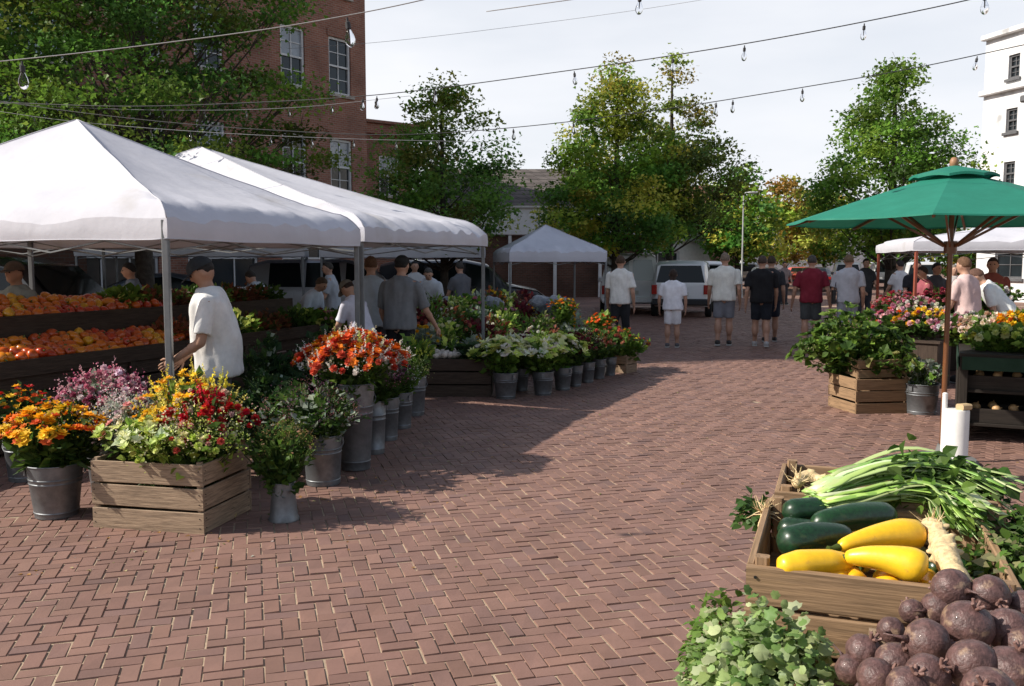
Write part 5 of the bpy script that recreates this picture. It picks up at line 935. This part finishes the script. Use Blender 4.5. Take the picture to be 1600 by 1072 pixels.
# second, nearer low table under the second canopy
tt = thing('display_table', 'dark wooden table of cut greens under the second canopy left of the bench', 'table', (-2.45, 12.3, 0), R(62))
m = MB(); m.box((1.4, .5, .72), (2.8, 1.0, .04), ch=.005); m.build('table_top', WOODD, tt)
for x in (.1, 2.7):
    for y in (.1, .9): m = MB(); m.box((x, y, .35), (.06, .06, .7)); m.build('leg', WOODD, tt)
m = MB(); m.box((1.4, .02, .5), (2.7, .02, .35)); m.build('apron', WOODD, tt)
for k in range(14):
    lk = looks[(k*3) % len(looks)]; x, y = .2+(k//2)*.4, .25+(k % 2)*.5; c, s_ = math.cos(R(62)), math.sin(R(62)); potted('%s plant, %s of the %s row on the dark table' % (lk[0], ordn[k//2], ('front', 'back')[k % 2]), (-2.45+x*c-y*s_, 12.3+x*s_+y*c, .74), .24, .22, lk, 200+k, 240, None if k % 4 else PNK, pot=False, group='plants on the table under the second canopy')
# fruit stand ---------------------------------------------------------------
fa = math.atan2(d1[1], d1[0]); F0 = A(-4.3, 7.5)-d1[:2]*2.3; FL = 7.6
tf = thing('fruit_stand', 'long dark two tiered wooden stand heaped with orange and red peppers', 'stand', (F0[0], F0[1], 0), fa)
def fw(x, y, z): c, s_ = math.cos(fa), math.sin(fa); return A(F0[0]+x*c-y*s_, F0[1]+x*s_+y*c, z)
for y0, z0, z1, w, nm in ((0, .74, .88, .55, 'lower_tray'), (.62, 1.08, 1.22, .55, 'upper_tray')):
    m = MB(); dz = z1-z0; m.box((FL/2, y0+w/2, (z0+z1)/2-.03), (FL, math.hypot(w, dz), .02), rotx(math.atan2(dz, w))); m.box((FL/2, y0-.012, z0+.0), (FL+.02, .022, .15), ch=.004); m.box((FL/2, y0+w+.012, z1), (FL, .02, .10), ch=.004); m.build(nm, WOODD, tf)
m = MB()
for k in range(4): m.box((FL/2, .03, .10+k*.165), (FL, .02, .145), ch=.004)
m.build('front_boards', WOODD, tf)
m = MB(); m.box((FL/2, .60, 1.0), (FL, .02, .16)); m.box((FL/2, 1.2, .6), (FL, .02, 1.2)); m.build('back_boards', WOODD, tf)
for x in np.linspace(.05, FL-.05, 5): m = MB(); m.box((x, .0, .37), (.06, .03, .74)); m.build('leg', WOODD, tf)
fm = mat('pepper_skin', rough=.28, spec=.5, coat=.3, var=.2, vscale=40); fcols = [(.62, .15, .008), (.55, .09, .008), (.68, .22, .01), (.48, .045, .01), (.38, .02, .008), (.66, .33, .015), (.58, .11, .01), (.46, .07, .01)]
pep = []
for k, c in enumerate(fcols):
    m = MB(); q = 3+k % 2
    def lobes(V): a = np.arctan2(V[:, 1], V[:, 0]); r_ = 1+.09*np.cos(q*a); V = V*np.stack([r_, r_, np.ones(len(V))], 1); V[:, 2] -= .25*np.exp(-((V[:, 0]**2+V[:, 1]**2)*9))*(V[:, 2] > 0); return V
    m.ell((0, 0, 0), (.05, .05, .054), None, 14, 10, col=c, fn=lobes); m.tube([(0, 0, .03), (.004, 0, .052), (.012, 0, .062)], [.008, .006, .007], 6, col=(.10, .16, .03)); o = m.build('pepper', fm, None, smooth=180); pep.append(o.data); bpy.data.objects.remove(o)
ind = 0; us = MB()
def fruitcol(x, y): v = mnoise.noise(Vector((x*1.6, y*2.2, 3))); return (5, 2, 2, 0) if v > .12 else ((3, 4, 1, 3) if v < -.15 else (0, 1, 6, 7))
RS = np.random.RandomState(77); tv = MB(); tv.ell((0, 0, 0), (.052,)*3, None, 10, 7); TVv = np.concatenate(tv.V); 
for y0, z0, z1 in ((0, .74, .88), (.62, 1.08, 1.22)):
    for ix_ in range(int(FL/.108)):
        for iy in range(5):
            x = .06+ix_*.108+RS.normal(0, .012)+.05*(iy % 2); y = .055+iy*.108+RS.normal(0, .01); f = y/.55; z = z0+(z1-z0)*f+.045+.035*RS.rand()+.02*math.sin(x*3+iy); p = fw(x, y0+y, z)
            if x > 5.2 or x > FL-.1: continue
            pal = fruitcol(x, y0+y)
            if x > 1.95 and x < 4.55:
                o = bpy.data.objects.new('pepper', pep[rnd.choice(pal)]); COL.objects.link(o); o.location = Vector(p); o.rotation_euler = (RS.rand()*6, RS.rand()*6, RS.rand()*6); o.scale = (1, 1, .85+.5*RS.rand()); tag(o, 'orange, red or yellow pepper heaped on the fruit stand', 'pepper', 'peppers on the fruit stand'); ind += 1
            else: tv2 = MB(); us.ell(p, (.052, .052, .06), rotx(RS.rand()*3)@roty(RS.rand()*3), 10, 7, col=fcols[rnd.choice(pal)])
tag(us.build('pepper_heap', fm, None, smooth=180), 'heap of peppers at the two ends of the fruit stand', 'peppers', kind='stuff')
# vegetables and leaves farther along the stand
k = 0
for y0, z0, row in ((.22, .80, 'lower'), (.86, 1.14, 'upper')):
    for ix_ in range(8):
        x = 4.7+ix_*.38; lk = [looks[5], looks[0], looks[1], ('brown root', [(.16, .07, .035), (.22, .10, .05)], LEAF, .06)][(ix_*3+(row == 'upper')) % 4]; p = fw(x, y0+.05, z0)
        potted('%s clump, %s along the %s tray past the peppers' % (lk[0], ordn[ix_], row), p, .25, .20, lk, 400+k, 300, None, pot=False, group='vegetable clumps on the fruit stand'); k += 1
# ---------------------------------------------------------------- right side stall
p0 = G(1328, 647); wr = R(-4); exr = A(math.cos(wr), math.sin(wr), 0); eyr = A(-exr[1], exr[0], 0)
crate('three slat wooden crate under the leafy green bush at the right', p0+exr*.31+eyr*.34+A(-.02, 0, 0), R(8), .62, .62, .385, 3, WOODL, floor=.2, nails=True)
crate('tilted wooden crate resting on top of the right hand crate', p0+A(.40, .34, .40), R(2), .58, .44, .20, 2, WOODL, nails=False, floor=.02, tilt=(.05, -.04))
pc = A(p0[0]+.20, p0[1]+.55, .42)
bouquet('big leafy green bush spilling over the right hand crates', pc, .66, .72, [('leafy', GB+GN, 70, .10, (0, 1)), ('spray', [(.6, .5, .3), (.55, .25, .2)], 12, .02, (.3, 1))], [(GN+GB, 1700, .10, LEAF2, (.25, 1)), ([(.2, .32, .05), (.28, .36, .08)], 600, .07, LEAF, (.6, 1))], .2, seed=60, name='leafy_bush', cat='plant', group='plants at the right stall', dome=.75)
bouquet('trailing green and tan leaves hanging over the tilted crate', p0+A(.52, .2, .52), .34, .16, [('leafy', [(.30, .30, .10), (.2, .3, .06)], 18, .07, (0, 1))], [(GB, 160, .07, LEAF2, (.3, 1))], .14, seed=61, name='trailing_plant', cat='plant', group='plants at the right stall', dome=.9)
p = G(1450, 650); p[1] += .17; bucket('weathered galvanised bucket right of the wooden crate', p, .18, .33, .84)
bouquet('grey green leaves in the weathered bucket at the right', p+A(0, 0, .3), .24, .30, [('leafy', SIL+GB[:1], 20, .06, (0, 1))], [(SIL+GN, 360, .07, LEAF, (.2, 1))], .1, seed=62)
q0 = A(4.12, 8.2); tr = R(-26); c_, s__ = math.cos(tr), math.sin(tr)
def rw(x, y, z=0.): return A(q0[0]+x*c_-y*s__, q0[1]+x*s__+y*c_, z)
BW = mat('shade_black_wood', (.02, .014, .01), .8, var=.4, vscale=6, grain=True)  # wood coloured near black to stand in for the canopy's shade
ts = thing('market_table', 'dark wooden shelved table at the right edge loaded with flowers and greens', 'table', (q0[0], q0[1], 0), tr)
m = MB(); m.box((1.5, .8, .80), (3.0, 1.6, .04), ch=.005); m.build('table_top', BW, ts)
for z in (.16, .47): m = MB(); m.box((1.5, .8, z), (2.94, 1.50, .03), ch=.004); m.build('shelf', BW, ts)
m = MB(); m.box((.0, .8, .38), (.02, 1.5, .62)); m.build('added_side_board', BW, ts); m = MB(); m.box((1.5, 1.5, .38), (2.9, .02, .7)); m.build('back_board', BW, ts)  # side board added to keep light off the shelves
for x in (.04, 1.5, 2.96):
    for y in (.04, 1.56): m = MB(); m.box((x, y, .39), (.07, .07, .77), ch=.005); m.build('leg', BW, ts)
m = MB(); m.box((-.012, .8, .72), (.012, 1.5, .12)); m.box((1.5, -.012, .73), (2.96, .012, .12)); m.build('cloth_edge', mat('green_cloth', (.010, .035, .02), .85, var=.2), ts)  # cloth colour darkened too, in place of shade
k = 0
for z, row in ((.175, 'bottom'), (.485, 'middle')):
    for ix_ in range(3):
        x = .32+ix_*.62; p = rw(x, .28, z); crate('shallow dark box of onions, %s from the left on the %s shelf' % (ordn[ix_], row), p, tr, .52, .40, .13, 1, BW, nails=False, posts=False, group='boxes of onions on the right table')
        for j in range(9):
            m = MB(); m.ell((0, 0, 0), A(.042, .042, .038), None, 12, 8); m.tube([(0, 0, .03), (.003, 0, .055)], [.01, .004], 6); o = m.build('onion', mat('onion_skin', (.50, .30, .14), .45, var=.25, vscale=20), None, smooth=180, loc=rw(x-.16+.16*(j % 3)+RS.normal(0, .01), .16+.115*(j//3), z+.075+.05*(j % 2)))
            o.rotation_euler = tuple(RS.rand(3)*1.2); tag(o, 'tan onion in the %s box of the %s shelf' % (ordn[ix_], row), 'onion', 'onions in the %s box of the %s shelf' % (ordn[ix_], row))
rt = [(.25, 1.1, .30, 'white and peach blossoms at the left back of the right table', [(.7, .5, .35), (.72, .62, .5)], GB), (.55, .95, .34, 'orange and yellow flowers behind the umbrella pole', ORG[:2]+YLW, GB), (.9, 1.1, .32, 'peach and orange flowers right of the umbrella pole', [(.7, .35, .15), (.72, .42, .25)], GN), (.35, .45, .24, 'bright green leaves at the front left of the right table', LIM, GB), (.8, .4, .22, 'green lettuce like leaves at the front of the right table', GB, GB), (1.35, .5, .36, 'dark green bush at the right edge of the frame', GD, GD), (1.25, 1.2, .48, 'tall dark foliage at the back of the right table', GD, GD), (1.8, .7, .5, 'very dark greenery at the right end of the table', GD, GD), (.1, 1.45, .3, 'pink blossoms at the far left corner of the right table', PNK+WHT, GN), (.5, 1.5, .3, 'yellow blossoms at the back edge of the right table', YLW+WHT, GN)]
for k, (x, y, h, lb, pal, lf) in enumerate(rt): bouquet(lb, rw(x, y, .78), .36, h+.04, [('ball' if pal is not GD else 'leafy', pal, 70 if pal is not GD else 30, .042 if pal is not GD else .09, (0, 1))], [(lf, 420, .10, LEAF2, (.3, 1))], .14, seed=70+k, stems=40, group='flowers on the right table')
# flower benches behind, under the red framed canopy
for k, (px, Y, z, lb, pal) in enumerate([(1405, 14, .75, 'crimson blossoms beyond the leafy bush by the tree trunk', [(.45, .06, .08), (.5, .25, .25)]), (1430, 13.2, .7, 'pink and white flowers under the red framed post', PNK+WHT), (1465, 13.8, .8, 'wine red flowers under the red canopy frame', [(.3, .03, .06), (.4, .1, .12)]), (1500, 14.3, .75, 'pale pink flowers beside the faded pink tee', PNK), (1450, 12, .6, 'yellow and rose flowers behind the weathered bucket', YLW+PNK), (1400, 12.6, .55, 'rose flowers just behind the leafy bush', PNK+ORG[:1]), (1550, 13.2, .9, 'green and white plant between the pink and white tees', WHT+GB)]):
    p = PY(px, 440, Y); ped = thing('plant_stand', 'dark box stand under the %s' % lb, 'stand', (p[0], Y, 0), .2*k, 'box stands under the red framed canopy')
    m = MB(); m.box((0, 0, z/2), (.5, .5, z-.02), ch=.01); m.build('box', WOODD, ped); m = MB(); m.box((0, 0, z+.01), (.56, .56, .03), ch=.005); m.build('top', WOODD, ped)
    bouquet(lb, (p[0], Y, z+.02), .42, .42, [('ball', pal, 90, .045, (0, 1))], [(GN, 420, .10, LEAF, (.2, 1))], .16, seed=90+k, stems=30, sub=0, group='flowers under the red framed canopy')
# white post
p = G(1500, 757); p[1] += .09; t_ = thing('white_post', 'short round white post with a chipped tan top beside the umbrella pole', 'post', p)
wp = mat('chipped_white', (.74, .73, .70), .5, var=.12, vscale=7, dark=((.35, .27, .18), 9, .66)); m = MB(); m.lathe([(0, .55), (.06, .555), (.082, .552), (.086, .54), (.086, .03), (.09, .01), (.09, 0)], (0, 0, 0), 28); m.build('body', wp, t_, smooth=40)
m = MB(); m.box((.035, -.03, .575), (.09, .07, .045), rotz(.4), ch=.01); m.build('cap_block', mat('tan_wood', (.5, .36, .2), .7, var=.2), t_)
t_ = thing('white_pipe', 'thin white pipe standing behind the short white post', 'pipe', p+A(-.068, .055, 0)); m = MB(); m.tube([(0, 0, 0), (0, 0, .66)], .019, 16); m.build('body', wp, t_, smooth=40); m = MB(); m.ell((0, 0, .66), (.020, .020, .012), nu=14, nv=8); m.build('cap', wp, t_, smooth=180)

# ---------------------------------------------------------------- foreground produce
O = A(.545, 2.035, 0); ar = R(-20); ex = A(math.cos(ar), math.sin(ar), 0); ey = A(-ex[1], ex[0], 0)
def K(x, y, z): return O+ex*x+ey*y+A(0, 0, z)
tb = thing('trestle_table', 'rough wooden table under the crates in the right foreground', 'table', K(-.02, -.7, 0), ar)
m = MB()
for j in range(11): m.box((.62, .02+j*.19, .622), (1.24, .182, .03), rotz(RS.normal(0, .002)), ch=.004)
m.build('table_top', WOOD, tb)
for x in (.06, 1.18):
    for y in (.06, 1.86): m = MB(); m.box((x, y, .30), (.07, .07, .60), ch=.006); m.build('leg', WOOD, tb)
crate('wooden crate of zucchini and yellow squash in the right foreground', K(.29, .32, .64), ar, .58, .64, .30, 3, WOODL, gap=.012, floor=.14, th=.018)
crate('back crate of green stalks behind the squash crate', K(.33, .88, .64), ar, .62, .44, .315, 3, WOODL, floor=.18, th=.016)
crate('low crate under the purple beets', K(.60, -.24, .64), ar, .66, .40, .20, 2, WOOD, floor=.08)
ZU = mat('zucchini_skin', rough=.32, spec=.5, coat=.1, var=.5, vscale=110, bump=.12, bscale=160, bdist=.002, dark=((.045, .075, .03), 30, .60)); SQ = mat('squash_skin', rough=.35, spec=.5, coat=.1, var=.10, vscale=60, bump=.15, bscale=90, bdist=.002, dark=((.62, .34, .05), 45, .66))
def veg(name, label, cat, p0, p1, prof, m_, col, bend=(0, 0, 0), stem=(.10, .14, .03), group=None, ridges=0):
    p0 = A(*p0); p1 = A(*p1); L_ = np.linalg.norm(p1-p0); k = 22; f = np.linspace(0, 1, k); c = p0*.5+p1*.5; P = (p0-c)[None]*(1-f)[:, None]+(p1-c)[None]*f[:, None]+np.outer(4*f*(1-f), A(*bend)); r = np.interp(f, [q[0] for q in prof], [q[1] for q in prof])
    e = .0025; ff = np.minimum(f, 1-f)/.09; r = r*np.sqrt(np.clip(1-(1-np.clip(ff, 0, 1))**2, .01, 1))
    t = thing(name, label, cat, c, 0, group); m = MB(); m.tube(P, r, 22, col=col); V = m.V[0]; n_ = 22
    if ridges:
        for i in range(k):
            a = np.arange(n_)*2*math.pi/n_; V[i*n_:(i+1)*n_] = P[i]+(V[i*n_:(i+1)*n_]-P[i])*(1+.025*np.cos(ridges*a))[:, None]
    m.V[0] = V; m.build('body', m_, t, smooth=180)
    d = nrm(P[0]-P[2]); m = MB(); m.tube([P[0]-d*.006, P[0]+d*.012, P[0]+d*.026+A(0, 0, .004)], [max(.010, prof[0][1]*.55), .008, .009], 7, col=stem); m.build('stem', LEAFM, t, smooth=60)
    return t
zc = (.012, .040, .016); zp = [(0, .022), (.15, .033), (.5, .038), (.85, .037), (1, .024)]
def Q(px, py, z): return G(px, py, z)
zg = 'zucchini in the crate'
veg('zucchini', 'dark green zucchini lying at the back left of the crate', 'zucchini', Q(1330, 800, .945), Q(1222, 802, .945), zp, ZU, zc, (0, .0, .005), group=zg, ridges=8)
veg('zucchini', 'dark green zucchini reaching right along the back of the crate', 'zucchini', Q(1268, 822, .958), Q(1398, 806, .958), zp, ZU, (.014, .05, .016), (0, 0, .01), group=zg, ridges=8)
veg('zucchini', 'fattest dark green zucchini in front of the other zucchini', 'zucchini', Q(1330, 838, .948), Q(1216, 852, .94), [(0, .024), (.2, .034), (.6, .044), (.88, .041), (1, .024)], ZU, zc, (0, 0, .006), group=zg, ridges=8)
veg('zucchini', 'dark zucchini half buried at the left wall of the crate', 'zucchini', Q(1320, 842, .91), Q(1214, 826, .91), zp, ZU, (.012, .035, .014), group=zg, ridges=8)
sc = (.84, .50, .018); sp = [(0, .013), (.2, .019), (.45, .026), (.75, .036), (.92, .033), (1, .02)]; sg_ = 'yellow squash in the crate'
veg('yellow_squash', 'yellow squash lying lowest at the front left of the crate', 'squash', Q(1334, 878, .94), Q(1214, 887, .937), [(0, .016), (.3, .031), (.7, .035), (1, .024)], SQ, sc, (0, 0, .003), group=sg_)
veg('yellow_squash', 'yellow squash on top pointing to the back right', 'squash', Q(1308, 856, .96), Q(1442, 836, .968), [(0, .014), (.2, .022), (.45, .030), (.75, .040), (.92, .037), (1, .02)], SQ, sc, (0, .0, .012), group=sg_)
veg('yellow_squash', 'fattest yellow squash, in front right of the top one', 'squash', Q(1318, 872, .955), Q(1450, 893, .952), [(0, .015), (.25, .024), (.5, .030), (.8, .041), (.94, .037), (1, .02)], SQ, (.85, .52, .02), (.0, .0, .014), group=sg_)
for k, (a, b, l) in enumerate([((.23, .10), (.17, .05), 'small yellow squash peeking out below the lowest one'), ((.21, .14), (.25, .06), 'small yellow squash end behind the front board, middle'), ((.30, .13), (.32, .05), 'small yellow squash behind the front board, right'), ((.40, .17), (.39, .05), 'yellow squash beside the cream root')]):
    veg('yellow_squash', l, 'squash', K(*a, .905), K(*b, .905), [(0, .022), (.5, .030), (1, .024)], SQ, (.78, .42, .012), group=sg_)
for k in range(8):
    x, y = .08+.06*k, .12+.09*(k % 5); veg('yellow_squash' if k < 5 else 'zucchini', ['squash hidden in the bottom layer of the crate', 'zucchini hidden in the bottom layer of the crate'][k >= 5], 'squash' if k < 5 else 'zucchini', K(x, y if k < 5 else .42, .84), K(x+.04, y+.17 if k < 5 else .56, .845), [(0, .02), (.5, .03), (1, .022)], SQ if k < 5 else ZU, sc if k < 5 else zc, group='bottom layer of the crate')
# cream knobbly root
RTM = mat('cream_root', (.66, .50, .27), .6, var=.35, vscale=90, dark=((.32, .22, .10), 60, .62), bump=.7, bscale=45, bdist=.006)
def knob(label, path, r, seed, kn=26, m_=None, name='knobbly_root'):
    rs = np.random.RandomState(seed); P = np.array([Q(*q) for q in path]); c = P.mean(0); P = spline(P-c, 18); b = MB(); 
    for i in range(17): b.cap2(P[i], r*(.8+.35*rs.rand()), P[i+1], r*(.8+.35*rs.rand()), 10)
    for i in range(kn): q = P[rs.randint(2, 17)]; d = nrm(rs.normal(size=3)+A(0, 0, .5)); b.cap2(q+d*r*.5, r*.45, q+d*r*(1.15+.25*rs.rand()), r*.28, 8)
    V, F = remesh(b, .0055, 1, disp=.003, dfreq=40, seed=seed); m = MB(); m.add(V, F); t = thing(name, label, 'root vegetable', c, 0, 'cream roots'); m.build('body', m_ or RTM, t, smooth=180)
    m = MB()
    for i in range(26): q = P[rs.randint(0, 4)]; d = nrm(rs.normal(size=3)+A(0, 0, .6)); m.tube([q, q+d*.03, q+d*.055+rs.normal(0, .008, 3)], [.002, .0013, .0006], 4, cap=False)
    m.build('rootlets', m_ or RTM, t)
knob('cream yellow knobbly root standing at the right end of the squash crate', [(1455, 822, .98), (1472, 850, .975), (1482, 880, .965), (1500, 915, .945)], .026, 1, 34)
knob('pale root tangle at the back left corner of the stalk crate', [(1245, 755, .98), (1262, 745, .985), (1290, 752, .98)], .018, 2, 22)
knob('small pale root hanging off the left side of the squash crate', [(1196, 796, .93), (1190, 815, .90), (1188, 850, .86)], .009, 3, 12)
# green stalk bundles
def stalks(label, paths, n, r, spread, pal, seed, leafpal, nleaf, ll):
    rs = np.random.RandomState(seed); P0 = np.array([Q(*q) for q in paths]); c = P0.mean(0); C0 = spline(P0-c, 14); t = thing('stalk_bundle', label, 'green stalks', c, 0, 'bundles of green stalks'); m = MB(); ends = []
    for i in range(n):
        o_ = rs.normal(0, spread, 3)*A(1, 1, .7); f = np.linspace(0, 1, 14)[:, None]; fan = rs.normal(0, spread*2.2, 3)*A(1, 1, .7); P = C0+o_*(.5+.3*f)+fan*f**2+np.outer(np.sin(f[:, 0]*(5+4*rs.rand())+6*rs.rand())*.006, rs.normal(size=3))+rs.normal(0, .0012, (14, 3))
        wd = 1 if rs.rand() < .6 else 1.9
        m.tube(P, r*wd*(1-.45*f[:, 0])*(.7+.6*rs.rand())*(1+.25*np.sin(f[:, 0]*(6+6*rs.rand())+i)), 8, col=pick(pal+[(.55, .62, .32)], 1)[0], sq=.32/wd**1.5); ends.append((P[-1], nrm(P[-1]-P[-3]), P))
    m.build('stalks', mat('stalk_skin', rough=.4, spec=.5, transl=.1), t, smooth=180)
    if nleaf:
        i = rs.randint(0, n, nleaf); f = .45+.55*rs.rand(nleaf)**.6; pos = np.array([ends[a][2][min(13, int(b*13))] for a, b in zip(i, f)])+np.clip(rs.normal(0, .014, (nleaf, 3)), -.025, .022); d = np.array([ends[a][1] for a in i])+rs.normal(0, .7, (nleaf, 3)); z = rs.normal(0, .4, d.shape)+A(0, 0, 1)
        m = MB(); m.scatter(*LEAF2, pos, frames(d, z)*(ll*(.5+.8*rs.rand(nleaf)))[:, None, None], pick(leafpal, nleaf, .2)); m.build('leaves', LEAFM, t)
STK = [(.30, .48, .10), (.38, .52, .16), (.22, .40, .07), (.45, .55, .22)]
stalks('bright green stalk bundle across the top of the back crate', [(1275, 772, .97), (1330, 748, 1.0), (1400, 734, 1.02), (1475, 742, 1.0), (1530, 775, .96)], 60, .012, .022, STK, 1, GN, 260, .045)
stalks('second green stalk bundle just behind the zucchini', [(1285, 785, .975), (1350, 775, .985), (1420, 766, .99), (1475, 775, .975), (1520, 812, .95)], 50, .012, .018, STK, 2, GB, 160, .04)
stalks('paler stalk bundle at the back of the back crate', [(1300, 752, .99), (1370, 728, 1.01), (1440, 722, 1.02), (1500, 738, 1.0), (1560, 780, .95)], 46, .010, .022, STK[1:], 3, GN, 200, .045)
def heap(label, c, rad, n, ln, pal, seed, T=None, name='leafy_greens', stemcol=None, group='heaps of leafy greens', droop=.3):
    rs = np.random.RandomState(seed); t = thing(name, label, 'greens', c, 0, group); d = rs.normal(0, 1, (n, 3)); d[:, 2] = abs(d[:, 2])*1.0-.15; d /= np.linalg.norm(d, axis=1, keepdims=True); f = rs.rand(n)**.33*np.minimum(1.28, 1+.22*np.sin(5*np.arctan2(d[:, 1], d[:, 0])+seed)*(1-abs(d[:, 2]))+.12*rs.normal(size=n)); P = d*f[:, None]*A(*rad)
    dd = d*A(1, 1, .4)+rs.normal(0, .5, d.shape); dd[:, 2] -= droop; z = d+rs.normal(0, .3, d.shape)+A(0, 0, .8)
    m = MB(); m.scatter(*(T or LEAF2), P, frames(dd, z)*(ln*(.5+.8*rs.rand(n)))[:, None, None], pick(pal, n, .18)); m.build('leaves', LEAFM, t, smooth=180)
    m = MB()
    for i in range(70): q = P[rs.randint(n)]; m.tube([q*.2, q*.6+A(0, 0, .02), q], [.003, .0026, .0018], 5, col=stemcol or (.20, .10, .06), cap=False)
    m.build('stems', LEAFM, t)
heap('heap of small crinkled mint like leaves in the bottom right foreground', K(.06, -.22, .66), (.15, .19, .24), 4600, .027, [(.26, .36, .12), (.36, .46, .20), (.18, .29, .08), (.44, .50, .28)], 1, T=CRINK)
heap('green sprigs at the left of the squash crate by its lower corner', K(-.06, .04, .66), (.08, .12, .17), 900, .024, [(.10, .19, .03), (.15, .25, .05)], 2)
heap('dark parsley like leaves hanging right of the stalk bundles', K(.80, .70, .72), (.30, .34, .24), 5200, .034, [(.05, .11, .02), (.08, .15, .03), (.03, .08, .015), (.12, .18, .05)], 3)
heap('leafy tops with pale bits right of the squash crate', K(.67, .26, .72), (.17, .32, .27), 4200, .032, [(.10, .19, .03), (.16, .26, .06), (.06, .12, .02), (.30, .30, .14)], 4)
heap('tuft of dark leaves on the outer left side of the back crate', K(-.03, .66, .86), (.06, .09, .08), 200, .03, [(.06, .13, .03)], 5)
# beets
BT = mat('beet_skin', (.115, .062, .056), .45, var=.55, vscale=75, bump=.8, bscale=170, bdist=.003, dark=((.27, .18, .12), 38, .60), coat=.08)
bts = [(1487, 920, 1.0, .041, 'topmost purple beet by the cream root'), (1546, 930, .995, .040, 'purple beet at the top right of the pile'), (1512, 977, 1.0, .046, 'large shiny beet below the two top beets'), (1448, 1004, .985, .042, 'round beet left of the large shiny one'), (1350, 1018, .93, .034, 'leftmost beet of the pile'), (1400, 1035, .94, .037, 'beet between the leftmost and the round one'), (1450, 1056, .975, .037, 'beet at the bottom edge under the round one'), (1520, 1040, .99, .043, 'beet in the lower middle with a pale scar'), (1575, 985, .985, .042, 'beet at the right edge beside the large shiny one'), (1580, 1050, .985, .044, 'beet at the bottom right corner'), (1425, 955, .95, .026, 'small beet beside the crate board'), (1392, 985, .93, .027, 'small beet above the leftmost ones'), (1600, 1010, .97, .04, 'beet cut by the right edge of the frame'), (1370, 1060, .93, .036, 'beet at the bottom edge near the mint leaves'), (1490, 1010, .95, .04, 'beet buried between the round and the large shiny one'), (1550, 965, .95, .04, 'beet buried under the top right beet'), (1465, 950, .96, .034, 'beet tucked under the topmost one'), (1600, 950, .97, .036, 'beet at the right edge above the others'), (1330, 1045, .90, .03, 'low beet half hidden by the mint leaves'), (1420, 1075, .96, .036, 'beet cut by the bottom edge'), (1545, 1085, .99, .042, 'large beet cut by the bottom edge')]
for k, (px, py, z, r_, lb) in enumerate(bts):
    p = Q(px, py, z-.02); rs = np.random.RandomState(k); t = thing('beet', lb, 'beet', p, 0, 'pile of purple beets'); t.rotation_euler = (rs.normal(0, 1.0), rs.normal(0, 1.0), rs.rand()*6)
    def bf(V): v = V*(1+.05*np.array([mnoise.noise(Vector(q*2.2)+Vector((k*5, 0, 0))) for q in V]))[:, None]; v[:, 2] *= .92; return v
    m = MB(); m.ell((0, 0, 0), (r_,)*3, None, 28, 20, fn=bf); m.build('body', BT, t, smooth=180)
    m = MB(); m.tube([(0, 0, -r_*.88), (0, .002, -r_*1.2), (.006, .004, -r_*1.9)], [r_*.2, r_*.07, .001], 7); m.build('root_tip', BT, t, smooth=180)
    m = MB()
    for j in range(5): a = j*1.26; m.tube([(0, 0, r_*.84), (.006*math.cos(a), .006*math.sin(a), r_*1.0), (.012*math.cos(a), .012*math.sin(a), r_*1.12+.006*rs.rand())], [.0045, .0035, .003], 6)
    m.build('stalk_stubs', mat('beet_stub', (.20, .11, .09), .6, var=.3, vscale=60), t, smooth=60)
for k in range(26):  # lower layer filling the crate
    rs = np.random.RandomState(100+k); m = MB(); r_ = .036; m.ell((0, 0, 0), (r_,)*3, None, 18, 12); o = m.build('beet', BT, None, smooth=180, loc=K(.33+.085*(k % 7), -.39+.085*(k//7), .80+.03*rs.rand()+.03*((k//7) in (1, 2)))); tag(o, 'small beet in the lower layer of the beet crate', 'beet', 'lower layer of beets')

# litter on the paving
RS = np.random.RandomState(9); n = 420; m = MB(); P = []
for k in range(n):
    y = 4.6+12*RS.rand()**1.5; x = (-2.6 if y < 6 else -1.2+(y-7)*.45)+RS.exponential(.7)+(RS.rand() < .18)*RS.rand()*4
    P.append((x, y, .003+.004*math.sin(x*1.7+y*.9)+.003*math.sin(x*.8-y*2.1)))
d = RS.normal(0, 1, (n, 3)); d[:, 2] *= .12; z = RS.normal(0, .15, (n, 3))+A(0, 0, 1)
m.scatter(*LEAF, np.array(P), frames(d, z)*(.012+.022*RS.rand(n))[:, None, None], pick([(.45, .38, .2), (.5, .3, .1), (.5, .45, .4), (.2, .25, .06), (.35, .2, .08)], n, .2)); tag(m.build('fallen_petals', LEAFM), 'scattered fallen petals and leaf bits on the brick paving', 'petals', kind='stuff')
